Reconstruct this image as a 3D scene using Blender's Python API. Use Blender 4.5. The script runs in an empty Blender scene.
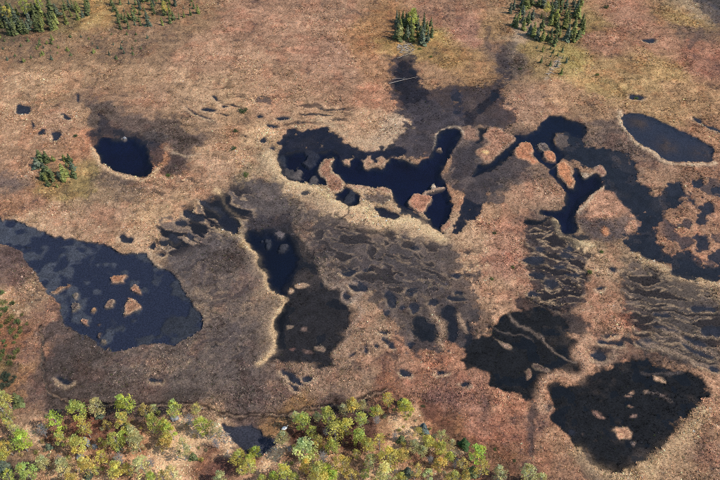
import bpy, bmesh, math, random
import numpy as np
from mathutils import Vector, Matrix

R = math.radians
scene = bpy.context.scene
col = scene.collection

# ------------------------------------------------------------------ camera, sky, sun, exposure
H, PITCH, TANH = 122.0, R(50.0), math.tan(R(25.0))
cam_d = bpy.data.cameras.new('camera')
cam_d.sensor_width = 36.0
cam_d.lens = 18.0 / TANH
cam_d.clip_start, cam_d.clip_end = 1.0, 20000.0
cam = bpy.data.objects.new('camera', cam_d)
cam.location = (0, 0, H)
cam.rotation_euler = (math.pi / 2 - PITCH, 0, 0)
col.objects.link(cam)
scene.camera = cam

SUN_EL, SUN_DIR = R(49), Vector((0.96, -0.28, 0)).normalized()     # towards the sun, in plan
world = bpy.data.worlds.new('World')
scene.world = world
world.use_nodes = True
wn = world.node_tree
sky = wn.nodes.new('ShaderNodeTexSky')
sky.sky_type = 'NISHITA'
sky.sun_disc = False
sky.sun_elevation = SUN_EL
sky.sun_rotation = math.atan2(SUN_DIR.x, SUN_DIR.y)
sky.air_density = 1.2
sky.dust_density = 0.6
wn.links.new(sky.outputs[0], wn.nodes['Background'].inputs[0])
wn.nodes['Background'].inputs[1].default_value = 0.15

sun_d = bpy.data.lights.new('sun', 'SUN')
sun_d.energy = 3.4
sun_d.angle = R(0.6)
sun_d.color = (1.0, 0.93, 0.83)
sun = bpy.data.objects.new('sun', sun_d)
to_sun = Vector((SUN_DIR.x * math.cos(SUN_EL), SUN_DIR.y * math.cos(SUN_EL), math.sin(SUN_EL)))
sun.rotation_euler = to_sun.to_track_quat('Z', 'Y').to_euler()
sun.location = to_sun * 300
col.objects.link(sun)

vs = scene.view_settings
vs.view_transform = 'Standard'
vs.look = 'None'
vs.gamma = 1.0
vs.exposure = 0.15
vs.use_curve_mapping = False
scene.cycles.use_denoising = False
scene.cycles.filter_width = 0.9

# ------------------------------------------------------------------ survey: photograph 720x480 -> ground
SP, CP = math.sin(PITCH), math.cos(PITCH)


def at(px, py, z=0.0):
    """where the sight line through a point of the survey picture meets the level z"""
    a = (np.asarray(px, float) - 360.0) / 360.0 * TANH
    b = (240.0 - np.asarray(py, float)) / 360.0 * TANH
    dy = CP + b * SP
    dz = -SP + b * CP
    t = (z - H) / dz
    return a * t, dy * t


def lin(c):
    c = np.asarray(c, float) / 255.0
    return np.where(c <= 0.04045, c / 12.92, ((c + 0.055) / 1.055) ** 2.4)


rng = np.random.default_rng(11)
random.seed(5)
_tab = rng.random((256, 256))


def vnoise(x, y, ox=0):
    x = x + ox * 17.31
    y = y + ox * 9.73
    xi = np.floor(x)
    yi = np.floor(y)
    fx = x - xi
    fy = y - yi
    fx = fx * fx * (3 - 2 * fx)
    fy = fy * fy * (3 - 2 * fy)
    i = xi.astype(np.int64) & 255
    j = yi.astype(np.int64) & 255
    i1 = (i + 1) & 255
    j1 = (j + 1) & 255
    a = _tab[i, j] * (1 - fx) + _tab[i1, j] * fx
    b = _tab[i, j1] * (1 - fx) + _tab[i1, j1] * fx
    return (a * (1 - fy) + b * fy) * 2 - 1


def fbm(x, y, s, octv=4, ox=0, gain=0.5):
    v = 0
    amp = 1.0
    f = 1.0 / s
    tot = 0
    for k in range(octv):
        c, si = math.cos(k * 0.7), math.sin(k * 0.7)
        v = v + amp * vnoise((x * c - y * si) * f, (x * si + y * c) * f, ox + k * 3)
        tot += amp
        amp *= gain
        f *= 2.03
    return v / tot * 1.6


def sstep(a, b, v):
    t = np.clip((v - a) / (b - a), 0, 1)
    return t * t * (3 - 2 * t)


# ------------------------------------------------------------------ ground grid
def half_w(y):
    return np.maximum(TANH * (CP * y + SP * H) + 14.0, 60.0)


ys = [40.0]
while ys[-1] < 214:
    ys.append(ys[-1] + 0.15 + 0.10 * (ys[-1] - 40) / 175)
NCORE_Y = len(ys)
ys = [-4000, -1200, -400, -120, -30, 10, 30] + ys + [222, 235, 260, 310, 420, 700, 1500, 5000]
ys = np.array(ys, float)
NX = 861
u_core = np.linspace(-1, 1, NX)
u_out = np.array([1.04, 1.1, 1.25, 1.6, 2.5, 5, 12, 40])
us = np.concatenate([-u_out[::-1], u_core, u_out])
NU, NY = len(us), len(ys)
WY = half_w(ys)
GX = us[None, :] * WY[:, None]
GY = np.repeat(ys[:, None], NU, 1)
X = GX.ravel()
Y = GY.ravel()
# organic edges: every outline is read through a gently warped copy of the plan
WXa = X + 0.65 * fbm(X, Y, 5.0, 4, 1) + 0.30 * fbm(X, Y, 1.2, 3, 2)
WYa = Y + 0.65 * fbm(X, Y, 5.0, 4, 21) + 0.30 * fbm(X, Y, 1.2, 3, 22)


def poly_world(pts):
    p = np.array(pts, float)
    wx, wy = at(p[:, 0], p[:, 1])
    return np.stack([wx, wy], 1)


def smooth_closed(P, n=2):
    for _ in range(n):
        Q = np.roll(P, -1, 0)
        P = np.stack([0.75 * P + 0.25 * Q, 0.25 * P + 0.75 * Q], 1).reshape(-1, 2)
    return P


def smooth_open(P, n=2):
    for _ in range(n):
        a, b = P[:-1], P[1:]
        M = np.stack([0.75 * a + 0.25 * b, 0.25 * a + 0.75 * b], 1).reshape(-1, 2)
        P = np.concatenate([P[:1], M, P[-1:]])
    return P


def near(P, pad):
    return np.nonzero((WXa > P[:, 0].min() - pad) & (WXa < P[:, 0].max() + pad) &
                      (WYa > P[:, 1].min() - pad) & (WYa < P[:, 1].max() + pad))[0]


def seg_d2(qx, qy, a, b):
    ab = b - a
    L = (ab * ab).sum() + 1e-9
    t = np.clip(((qx - a[0]) * ab[0] + (qy - a[1]) * ab[1]) / L, 0, 1)
    return (qx - a[0] - t * ab[0]) ** 2 + (qy - a[1] - t * ab[1]) ** 2


def sdf_poly(P, pad):
    idx = near(P, pad)
    qx, qy = WXa[idx].astype(np.float32), WYa[idx].astype(np.float32)
    P = P.astype(np.float32)
    d2 = np.full(len(idx), 1e9, np.float32)
    ins = np.zeros(len(idx), bool)
    n = len(P)
    for k in range(n):
        a, b = P[k], P[(k + 1) % n]
        np.minimum(d2, seg_d2(qx, qy, a, b), out=d2)
        if a[1] != b[1]:
            c = ((a[1] > qy) != (b[1] > qy)) & (qx < (b[0] - a[0]) * (qy - a[1]) / (b[1] - a[1]) + a[0])
            ins ^= c
    d = np.sqrt(d2)
    return idx, np.where(ins, -d, d)


def dist_line(P, pad):
    idx = near(P, pad)
    qx, qy = WXa[idx].astype(np.float32), WYa[idx].astype(np.float32)
    d2 = np.full(len(idx), 1e9, np.float32)
    P = P.astype(np.float32)
    for k in range(len(P) - 1):
        np.minimum(d2, seg_d2(qx, qy, P[k], P[k + 1]), out=d2)
    return idx, np.sqrt(d2)


def ellipse(cx, cy, rx, ry, ang=0, n=10):
    t = np.arange(n) / n * 2 * math.pi
    c, s = math.cos(R(ang)), math.sin(R(ang))
    ex, ey = rx * np.cos(t), ry * np.sin(t)
    return np.stack([cx + ex * c - ey * s, cy + ex * s + ey * c], 1)


# ---- plant cover: which mire vegetation grows where (colour of the living and dead plants)
COVER = [
 (20,22,(112,95,62)),(60,15,(120,104,62)),(100,8,(158,128,72)),(140,8,(140,112,72)),(190,15,(140,108,80)),(40,50,(136,106,80)),
 (100,50,(136,106,80)),(150,42,(140,110,86)),(210,60,(168,128,104)),(250,20,(156,114,94)),(300,30,(164,122,100)),(330,55,(166,122,102)),(330,12,(162,122,100)),
 (368,45,(172,118,76)),(388,30,(160,112,68)),(378,70,(168,120,88)),(440,16,(152,110,90)),(470,32,(152,106,92)),(452,58,(154,118,66)),(432,52,(150,118,66)),(478,66,(152,112,74)),(430,76,(158,118,88)),
 (492,30,(150,115,75)),(497,55,(122,98,82)),(516,35,(150,128,104)),(508,62,(118,100,86)),(550,62,(152,124,80)),(600,40,(164,114,92)),(630,20,(160,112,92)),(660,42,(158,110,88)),
 (702,62,(146,94,78)),(700,45,(150,98,80)),(612,70,(166,132,84)),(642,82,(172,138,88)),(680,92,(168,128,88)),(684,22,(160,128,74)),(700,10,(150,130,105)),(712,6,(78,74,74)),(692,34,(118,92,74)),
 (560,100,(168,126,94)),(590,108,(160,122,92)),(530,104,(156,118,98)),(598,128,(128,104,90)),(612,140,(124,100,88)),(702,132,(164,116,86)),(660,108,(168,130,88)),(718,170,(150,104,84)),
 (20,90,(172,136,106)),(60,90,(172,136,104)),(30,130,(168,128,100)),(60,125,(168,128,104)),(84,118,(176,138,108)),(98,112,(108,90,80)),(110,98,(140,106,84)),(108,118,(104,86,74)),(135,124,(106,86,76)),(150,102,(152,116,94)),(130,84,(168,132,102)),
 (200,88,(174,138,108)),(188,108,(158,124,98)),(172,128,(108,88,76)),(185,144,(98,80,72)),(192,142,(104,84,74)),(158,140,(80,72,72)),(230,110,(168,132,100)),(235,132,(164,126,96)),(205,148,(168,132,104)),(190,122,(158,126,100)),
 (252,140,(186,150,114)),(282,92,(166,126,100)),(266,112,(164,122,96)),(335,88,(152,112,90)),(360,122,(180,140,110)),(370,102,(176,118,92)),(394,130,(168,144,124)),(330,122,(178,142,112)),(300,112,(172,134,106)),(340,70,(166,124,102)),
 (95,140,(172,116,86)),(160,158,(172,112,80)),(175,160,(92,74,68)),
 (20,168,(164,122,96)),(14,180,(132,108,96)),(82,188,(156,134,78)),(55,188,(164,130,78)),(38,202,(154,108,86)),(14,206,(160,112,86)),(100,196,(146,120,96)),(62,216,(168,132,106)),(100,216,(158,122,100)),
 (128,190,(132,108,90)),(120,182,(124,102,86)),(160,186,(168,128,102)),(192,184,(170,130,104)),(150,214,(178,142,108)),(175,204,(176,140,108)),(130,244,(178,142,112)),(30,222,(178,142,112)),(80,232,(172,136,110)),
 (212,170,(176,138,112)),(238,160,(178,138,108)),(250,172,(148,130,104)),(244,190,(96,82,76)),(275,198,(100,88,80)),(262,215,(98,84,76)),(262,182,(100,86,78)),(272,174,(150,128,104)),(310,184,(160,134,106)),(296,192,(176,148,118)),(320,205,(140,118,100)),
 (300,212,(112,98,88)),(352,212,(178,150,120)),(390,226,(188,158,122)),(372,220,(190,160,124)),(404,236,(130,112,102)),(430,226,(182,152,122)),(330,232,(132,112,100)),(350,240,(112,96,90)),(320,250,(118,102,92)),(362,258,(102,88,82)),(402,258,(96,84,80)),(420,278,(100,88,84)),
 (440,248,(136,114,100)),(462,244,(176,140,112)),(500,202,(158,120,98)),(522,192,(168,124,102)),(482,212,(168,126,98)),(490,180,(96,84,78)),(516,178,(110,92,84)),(452,170,(150,112,90)),(462,180,(112,94,86)),(470,160,(100,88,84)),(448,200,(170,122,94)),
 (502,240,(170,120,100)),(496,268,(164,112,96)),(484,296,(180,138,110)),(518,294,(168,124,102)),(470,268,(176,138,110)),(560,284,(78,68,66)),(545,240,(112,96,86)),(592,262,(172,138,110)),(580,250,(190,162,124)),(612,304,(164,122,98)),(600,330,(158,118,96)),(622,312,(158,92,72)),(618,332,(172,120,94)),
 (652,300,(92,80,72)),(692,312,(104,92,80)),(702,334,(116,96,82)),(690,288,(152,130,104)),(640,276,(148,122,98)),(660,280,(120,104,88)),(600,206,(176,132,104)),(590,216,(120,98,86)),(614,214,(178,134,104)),(598,226,(128,102,88)),
 (690,216,(168,120,96)),(660,180,(150,112,90)),(700,180,(152,110,88)),(680,235,(168,118,92)),(664,236,(170,118,92)),(672,250,(150,108,88)),(710,260,(170,118,92)),(650,172,(128,100,86)),
 (22,262,(100,76,72)),(20,284,(120,90,80)),(14,300,(170,138,108)),(30,292,(160,128,104)),(42,312,(140,100,84)),(54,322,(100,82,76)),(30,350,(148,106,88)),(12,332,(146,92,60)),(12,362,(120,96,54)),(8,390,(140,100,54)),(20,380,(150,104,70)),
 (62,362,(84,72,68)),(42,390,(116,88,76)),(28,405,(132,98,82)),(82,350,(80,70,66)),(60,392,(90,76,70)),(120,366,(112,96,88)),(160,360,(120,102,92)),(200,370,(106,92,84)),(180,386,(92,80,74)),(230,340,(106,92,86)),(222,310,(122,104,94)),(200,282,(112,96,88)),
 (215,262,(90,78,74)),(190,300,(128,110,98)),(236,290,(104,90,84)),(256,300,(130,110,96)),(240,372,(106,92,86)),(272,392,(134,108,96)),(250,402,(106,90,84)),(310,382,(138,112,96)),(350,372,(148,118,100)),(372,348,(154,120,100)),(400,322,(150,122,100)),(330,392,(136,108,94)),
 (402,362,(156,110,90)),(430,360,(168,110,86)),(420,384,(154,104,86)),(452,400,(138,92,82)),(482,400,(148,98,84)),(482,430,(154,98,82)),(520,440,(148,96,78)),(520,402,(172,116,90)),(440,420,(124,78,54)),(462,430,(122,76,44)),(475,440,(124,80,46)),(505,462,(124,82,50)),(390,384,(146,90,66)),
 (570,462,(158,112,88)),(562,440,(164,118,90)),(570,400,(168,118,92)),(640,474,(164,136,100)),(600,472,(108,90,78)),(692,430,(166,124,96)),(702,452,(148,108,90)),(712,402,(170,124,98)),(682,462,(166,130,100)),(540,425,(140,96,80)),
 (30,430,(140,110,92)),(20,462,(134,106,86)),(60,440,(140,90,66)),(90,426,(130,74,52)),(112,440,(146,98,76)),(175,446,(216,174,136)),(165,466,(214,172,136)),(196,436,(198,162,126)),(216,446,(190,156,130)),(206,460,(128,78,56)),(226,466,(118,72,56)),(70,470,(190,150,112)),(45,466,(170,130,105)),
 (32,440,(186,148,116)),(122,452,(184,142,110)),(70,452,(170,128,98)),(330,470,(190,148,116)),(400,444,(190,150,116)),(440,472,(176,134,104)),(310,480,(180,138,108)),(150,430,(176,134,104)),
 (396,40,(158,128,66)),(424,40,(152,134,66)),(560,58,(158,142,72)),(584,30,(150,126,72)),(530,48,(150,128,74)),(600,90,(172,142,84)),(660,70,(172,136,82)),
 (260,472,(170,126,104)),(270,456,(178,138,116)),(265,426,(136,98,60)),(285,416,(134,98,60)),(248,414,(118,92,82)),(300,440,(112,66,46)),(330,440,(100,62,48)),(360,440,(112,66,50)),(392,430,(160,118,90)),(370,430,(104,66,54)),(406,430,(214,168,130)),(420,442,(208,162,124)),
 (380,472,(176,130,104)),(430,462,(146,94,76)),(455,466,(154,104,82)),(490,472,(144,94,70)),(100,400,(90,76,70)),(150,406,(100,80,72)),(140,436,(140,86,62)),(340,412,(110,84,74)),
]
cp = np.array([(c[0], c[1]) for c in COVER], float)
cc = np.array([lin(c[2]) for c in COVER])
# sedge fen is duller and darker than the moss heath around it
fen = np.array([max(c[2]) < 136 and max(c[2]) - min(c[2]) < 42 for c in COVER])
cc[fen] *= 0.82
cwx, cwy = at(cp[:, 0], cp[:, 1])
QX = X + 2.2 * fbm(X, Y, 9.0, 4, 5) + 0.9 * fbm(X, Y, 1.6, 2, 6)
QY = Y + 2.2 * fbm(X, Y, 9.0, 4, 25) + 0.9 * fbm(X, Y, 1.6, 2, 26)
num = np.zeros((len(X), 3), np.float32)
den = np.full(len(X), 1e-12, np.float32)
for k in range(len(cp)):
    d2 = ((QX - cwx[k]) ** 2 + (QY - cwy[k]) ** 2).astype(np.float32) + 1.0
    w = 1.0 / (d2 * d2 * np.sqrt(d2))
    den += w
    num += w[:, None] * cc[k].astype(np.float32)
C = (num / den[:, None]).astype(np.float64)

# mottling of the cover at the scale of plant patches
n1 = fbm(X, Y, 6.0, 4, 31)
n2 = fbm(X, Y, 1.4, 3, 33)
n3 = fbm(X, Y, 3.0, 3, 35)
crack = np.exp(-(fbm(X, Y, 2.2, 4, 37) / 0.10) ** 2)
crust = sstep(0.25, 0.6, fbm(X, Y, 1.7, 4, 39, 0.6))
streak = fbm(X / 4.5 + 0.2 * Y, Y / 0.9, 1.0, 4, 44)
C *= np.clip(1 + 0.22 * n1 + 0.14 * streak + 0.18 * n2 - 0.36 * crack + 0.34 * crust, 0.25, 2)[:, None]
mean = C.mean(1)[:, None]
isfen = sstep(0.17, 0.09, mean)
hay = mean * (np.array([1.40, 0.96, 0.62]) * (1 - isfen) + np.array([1.17, 0.95, 0.90]) * isfen)
C = (C * 0.58 + hay * 0.42) * np.array([1.04, 1.01, 0.94])
redden = sstep(0.15, 0.7, n3) * 0.08
C *= np.stack([1 + 0.5 * redden, 1 - 0.7 * redden, 1 - 0.9 * redden], 1)

Z = 0.20 - 0.07 * crack + 0.05 * crust + 0.10 * fbm(X, Y, 7.0, 3, 41) + 0.07 * fbm(X, Y, 1.3, 3, 43) + 0.05 * fbm(X, Y, 0.55, 2, 45)
WET = np.zeros(len(X))          # 0 dry .. 1 under water or soaking

PEAT = lin((40, 38, 42))
PEATN = lin((27, 28, 31))
NAVY = lin((3, 17, 44))  # bed tinted blue, standing in for sky reflected on deep water
SILT = lin((94, 93, 99))
STRAW = lin((206, 172, 130))


def put(idx, m, z, c):
    if z is not None:
        Z[idx] = Z[idx] * (1 - m) + z * m
    C[idx] = C[idx] * (1 - m)[:, None] + np.asarray(c) * m[:, None]


def wetness(idx, m):
    WET[idx] = np.maximum(WET[idx], m)


def dark(pts, soft=1.2, z=-0.05, c=PEAT, strength=1.0, zn=0.05, smooth=2, cover=0.12, rag=0.45):
    """soaked black peat with sedge standing in a film of water; edges fade out over `soft` metres"""
    idx, sd = sdf_poly(smooth_closed(poly_world(pts), smooth), soft + 2 + rag)
    nz = fbm(X[idx], Y[idx], 2.6, 4, 51)
    n8 = fbm(X[idx], Y[idx], 0.9, 3, 57)
    m = sstep(soft, -soft, sd + soft * 0.7 * nz + rag * fbm(X[idx], Y[idx], 2.0, 4, 58, 0.6)) * strength
    if soft >= 0.8:
        # the margin breaks up along clumps of plants
        mm = sstep(0.36, 0.64, m / strength + 0.55 * (0.7 * n8 + 0.3 * nz))
        m = strength * (0.2 * m / strength + 0.8 * mm)
    zz = z + zn * nz
    cn = np.asarray(c)[None, :] * (1 + 0.25 * fbm(X[idx], Y[idx], 1.2, 3, 53))[:, None] + \
        cover * sstep(0.15, 0.9, fbm(X[idx], Y[idx], 4.0, 4, 55))[:, None] * lin((150, 126, 108))
    put(idx, m, zz, cn)
    wetness(idx, m * 0.8)


def water(pts, edge=0.25, depth=0.7, c=NAVY, smooth=1, shelf=None):
    idx, sd = sdf_poly(smooth_closed(poly_world(pts), smooth), 3)
    m = sstep(edge, -edge, sd)
    cb = np.repeat(np.asarray(c)[None, :], len(idx), 0)
    lip = np.exp(-(np.minimum(sd, 0) / 0.7) ** 2) * np.clip(0.5 + 0.7 * fbm(X[idx], Y[idx], 1.6, 3, 65), 0, 1)
    cb = cb * (1 - lip)[:, None] + lin((56, 50, 48)) * lip[:, None]
    cb = cb * (1 + 0.35 * fbm(X[idx], Y[idx], 6.0, 3, 66))[:, None]
    put(idx, m, -np.clip(-sd * 0.5, 0.10, depth), cb)
    if shelf is not None:
        shelf(idx, sd)
    wetness(idx, m)


def land(pts, c, edge=0.3, z=0.22, smooth=2, rim=None, zn=0.1):
    idx, sd = sdf_poly(smooth_closed(poly_world(pts), smooth), 2)
    m = sstep(edge, -edge, sd)
    cn = lin(c)[None, :] * (1 + 0.35 * fbm(X[idx], Y[idx], 1.0, 3, 61))[:, None]
    if rim is not None:
        r = np.exp(-(sd / 0.35) ** 2)[:, None] * rim
        cn = cn * (1 - r) + lin((196, 172, 140)) * r
    put(idx, m, z + zn * fbm(X[idx], Y[idx], 0.8, 2, 63), cn)
    WET[idx] = WET[idx] * (1 - m)


def ridge(pts, w, c=(206, 172, 130), up=0.10, k=0.85, broken=0.5, force=False):
    """a low string of pale dead sedge"""
    P = smooth_open(poly_world(pts), 2)
    idx, d = dist_line(P, w * 3)
    m = np.exp(-(d / w) ** 2) * k * np.clip(1 + broken * fbm(X[idx], Y[idx], 2.0, 3, 71), 0, 1)
    keep = 1 - sstep(0.3, 0.9, WET[idx]) * (0.0 if force else 0.9)
    m = m * keep
    C[idx] = C[idx] * (1 - m)[:, None] + lin(c) * m[:, None]
    Z[idx] += up * m
    WET[idx] *= 1 - m


def groove(pts, w, c=(52, 46, 46), down=0.12, k=0.8):
    P = smooth_open(poly_world(pts), 2)
    idx, d = dist_line(P, w * 3)
    m = np.exp(-(d / w) ** 2) * k * np.clip(1 + 0.5 * fbm(X[idx], Y[idx], 1.5, 3, 73), 0, 1)
    C[idx] = C[idx] * (1 - m)[:, None] + lin(c) * m[:, None]
    Z[idx] -= down * m


def strings(pts, ang, long, short, thr=0.1, k=1.0, c=PEAT, soft=2.0, pale=0.3, z=-0.06):
    """string bog: rows of small flarks between low ridges"""
    idx, sd = sdf_poly(smooth_closed(poly_world(pts), 1), soft + 1)
    zone = sstep(soft, -soft, sd)
    a = R(ang)
    x, y = WXa[idx], WYa[idx]
    x = x + 0.8 * fbm(x, y, 4.0, 2, 81)
    y = y + 0.8 * fbm(x, y, 4.0, 2, 83)
    p = (x * math.cos(a) + y * math.sin(a)) / long
    q = (-x * math.sin(a) + y * math.cos(a)) / short
    n = fbm(p, q, 1.0, 3, int(abs(ang)) + 7, 0.42)
    m = sstep(thr, thr + 0.22, n) * zone * k
    put(idx, m, z, c)
    wetness(idx, m * 0.9)
    r = np.exp(-((n - thr + 0.13) / 0.10) ** 2) * zone * pale
    C[idx] = C[idx] * (1 - r)[:, None] + lin((186, 156, 122)) * r[:, None]
    Z[idx] += 0.07 * r


# ---- string-bog belts
dark([(150,240),(168,218),(240,186),(262,180),(290,188),(292,214),(262,222),(240,240),(206,262),(190,290),(170,268)], 2.2, 0.14, lin((86,77,74)), 0.85, cover=0.2, rag=1.4)
strings([(150,238),(164,216),(236,184),(262,204),(250,222),(238,236),(198,246),(160,264)], -28, 5.0, 1.15, 0.06, 0.95, c=lin((36,35,40)), pale=0.55, z=-0.02)
dark([(526,222),(556,218),(577,240),(590,262),(588,292),(566,312),(530,304),(528,262)], 1.5, 0.12, lin((54,48,49)), 0.95, cover=0.12, rag=1.0)
dark([(520,296),(560,300),(580,318),(590,336),(560,336),(520,324)], 1.5, 0.08, lin((48,44,45)), 0.9, cover=0.1, rag=1.2)
dark([(622,258),(650,270),(724,294),(724,366),(690,368),(652,356),(628,330)], 2.0, 0.14, lin((72,64,60)), 0.88, cover=0.15, rag=1.2)
dark([(588,342),(640,338),(720,340),(720,374),(660,366),(612,364),(590,368)], 1.4, 0.10, lin((58,52,51)), 0.65, cover=0.12, rag=1.8)
dark([(478,306),(500,314),(490,330),(466,352),(456,346),(466,326)], 1.2, 0.10, lin((62,56,55)), 0.6, cover=0.15, rag=1.4)
strings([(526,222),(560,218),(577,238),(592,262),(588,292),(566,312),(530,302),(528,262)], -14, 4.2, 0.85, 0.06, 0.95, c=lin((38,35,38)), pale=0.7, z=-0.01)
strings([(624,254),(650,266),(724,288),(724,366),(690,368),(650,356),(622,330)], -13, 6.0, 0.75, 0.12, 0.9, c=lin((44,40,41)), pale=0.5, z=0.0)
strings([(446,262),(470,240),(474,270),(474,320),(452,318),(440,290)], -14, 4.0, 1.2, 0.15, 0.8, pale=0.35)
strings([(250,96),(352,96),(352,124),(300,128),(256,136)], -6, 9.0, 1.3, 0.30, 0.7, pale=0.25)
strings([(176,90),(245,88),(245,112),(215,126),(186,122)], -25, 6.0, 1.2, 0.32, 0.8, pale=0.2)
strings([(586,330),(640,332),(644,362),(590,364)], -6, 6.0, 1.3, 0.25, 0.7, pale=0.2)
strings([(150,180),(205,178),(200,196),(150,200)], -20, 3.5, 1.0, 0.38, 0.7, pale=0.1)
strings([(376,50),(420,52),(420,84),(388,86)], -4, 5.0, 0.9, 0.2, 0.6, c=lin((62,56,60)), pale=0.25)

# ---- soaked black flats
dark([(304,208),(340,216),(398,240),(446,246),(470,266),(474,310),(472,346),(440,352),(408,346),(394,322),(374,302),(345,276),(312,246)], 2.5, 0.12, lin((70,63,62)), 0.85, cover=0.22, rag=1.6)
dark([(404,312),(432,306),(462,300),(478,318),(480,346),(452,352),(412,346)], 1.6, 0.10, lin((64,57,56)), 0.75, cover=0.2, rag=1.4)
GREY = lin((54, 49, 53))
dark([(390,56),(404,52),(417,58),(417,80),(424,92),(440,88),(470,85),(490,87),(500,76),(506,60),(512,64),(508,84),(500,96),(506,106),(516,120),(512,132),(490,128),(470,128),(458,126),(441,131),(434,146),(428,155),(414,162),(402,157),(394,148),(404,134),(408,124),(398,112),(388,92)], 2.0, 0.06, GREY, 0.92, 0.06, cover=0.10)
dark([(394,62),(416,62),(415,80),(430,98),(446,112),(458,122),(470,112),(490,98),(500,84),(504,88),(492,104),(478,118),(470,127),(452,128),(436,116),(420,104),(426,120),(428,138),(418,142),(412,126),(406,110),(394,92)], 1.2, 0.02, lin((32,32,40)), 0.95, cover=0.05)
dark([(398,106),(440,98),(472,128),(443,130),(434,150),(414,162),(398,152),(410,128)], 1.3, 0.07, lin((66,60,63)), 0.85, cover=0.12, rag=0.9)
dark([(453,90),(462,90),(462,104),(464,122),(455,122),(455,104)], 1.0, 0.02, lin((50,48,56)), 0.85)
dark([(496,58),(502,46),(516,36),(514,56),(508,74),(498,76)], 1.6, 0.15, lin((66,58,58)), 0.8, cover=0.2, rag=0.9)
dark([(483,26),(490,28),(492,52),(486,50)], 0.8, 0.15, lin((80,66,62)), 0.6)
dark([(690,-4),(706,-4),(722,14),(722,28),(708,16)], 1.2, 0.1, lin((66,62,66)), 0.7)
dark([(700,24),(704,30),(696,44),(688,52),(686,46),(694,36)], 0.9, 0.1, lin((92,74,66)), 0.7)
dark([(278,168),(280,146),(284,136),(288,128),(300,132),(312,129),(322,127),(332,131),(346,140),(356,148),(366,151),(378,148),(394,146),(412,150),(404,158),(390,157),(372,162),(356,158),(340,162),(330,170),(318,186),(300,184),(286,176)], 1.0, -0.06, lin((38,38,50)), 1.0, cover=0.05)
dark([(86,142),(88,134),(98,128),(96,112),(104,118),(118,128),(134,130),(150,140),(166,150),(160,164),(152,170),(140,140),(104,142),(92,150)], 1.2, -0.02, lin((50,46,50)), 0.85, cover=0.05)  # shadow along the round pond's upper side, painted into the ground colour
dark([(168,156),(180,158),(192,156),(182,164),(168,168)], 0.8, 0.1, lin((78,62,58)), 0.7)
dark([(449,234),(455,222),(460,205),(465,195),(480,191),(490,187),(488,198),(478,206),(474,216),(464,221),(458,231)], 1.0, -0.06, lin((38,38,48)), 1.0, cover=0.04)
dark([(470,146),(478,142),(486,150),(482,160),(470,162),(462,170),(458,182),(450,184),(450,176),(458,164)], 1.0, 0.04, lin((58,54,58)), 0.8)
dark([(456,146),(478,148),(480,166),(500,176),(502,188),(484,204),(470,196),(456,190),(450,178)], 1.4, 0.07, lin((62,56,58)), 0.9, cover=0.2, rag=1.6)
dark([(604,150),(630,154),(640,186),(652,204),(640,226),(620,240),(600,232),(606,214),(630,208),(612,192),(600,172)], 1.4, 0.06, lin((66,62,66)), 0.7, cover=0.15, rag=1.2)
dark([(576,140),(600,150),(600,168),(580,164),(564,160),(560,150)], 1.2, 0.02, lin((72,68,72)), 0.75, cover=0.2, rag=0.8)
strings([(652,178),(690,172),(724,172),(724,272),(692,262),(660,240),(654,206)], -25, 3.4, 2.4, 0.14, 0.85, c=lin((54,54,60)), pale=0.12, z=0.01)
dark([(500,160),(514,156),(530,164),(528,172),(512,178),(500,182),(492,180)], 1.5, 0.05, lin((64,58,60)), 0.75)
dark([(484,198),(496,192),(506,196),(500,204),(488,204)], 1.0, 0.05, lin((70,64,64)), 0.8)
dark([(394,204),(406,209),(418,216),(430,218),(442,232),(430,226),(416,222),(404,214)], 0.8, -0.05, lin((42,42,50)), 1.0, cover=0.03)
dark([(552,138),(560,130),(576,128),(586,136),(586,146),(600,148),(614,149),(627,153),(636,166),(639,184),(650,197),(662,190),(668,184),(680,184),(685,196),(676,210),(664,208),(658,220),(656,236),(662,247),(678,256),(686,250),(694,256),(702,266),(724,264),(724,282),(706,279),(690,278),(674,276),(668,266),(656,264),(644,263),(636,256),(624,250),(618,242),(626,232),(638,229),(639,222),(628,208),(616,200),(604,192),(604,180),(596,168),(576,162),(562,158),(556,148)], 0.8, -0.03, lin((44,45,52)), 1.0, 0.06, cover=0.08, rag=0.9)
for q in ([(696,206),(710,202),(714,216),(704,232),(698,222)], [(692,246),(700,232),(712,234),(710,248),(700,254)], [(662,186),(676,180),(684,190),(672,198)],
          [(708,186),(722,180),(722,206),(714,198)], [(690,182),(700,178),(704,184),(694,190)], [(688,196),(694,192),(696,202),(690,206)],
          [(704,254),(716,248),(724,252),(724,262),(708,262)]):
    dark(q, 0.8, -0.05, lin((54,54,62)), 0.95, cover=0.05)
dark([(582,218),(600,222),(618,220),(612,230),(612,238),(590,238),(580,232)], 1.5, 0.08, lin((80,70,68)), 0.7)
dark([(244,230),(260,229),(276,228),(288,222),(294,226),(299,236),(307,248),(315,258),(319,268),(323,277),(329,285),(341,288),(342,302),(352,308),(358,318),(354,326),(342,340),(332,356),(337,370),(322,366),(300,363),(268,363),(276,349),(274,337),(273,322),(275,313),(284,301),(278,292),(268,285),(266,276),(260,266),(256,254),(246,246)], 0.6, 0.03, lin((40,38,40)), 1.0, 0.05, cover=0.09, rag=0.7)
dark([(242,226),(256,214),(276,218),(290,216),(294,226),(270,232),(250,232)], 1.2, 0.04, lin((54,50,54)), 0.8)
D1 = [(462,357),(470,346),(480,340),(486,336),(490,325),(504,317),(526,308),(548,308),(562,318),(567,330),(580,339),(584,344),(574,352),(577,360),(583,370),(580,376),(568,373),(560,368),(546,378),(540,392),(535,402),(522,401),(514,392),(498,390),(489,382),(484,374),(470,372),(462,366)]
dark(D1, 0.45, 0.015, PEATN, 1.0, 0.06, cover=0.13, rag=0.95, smooth=1)
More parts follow.
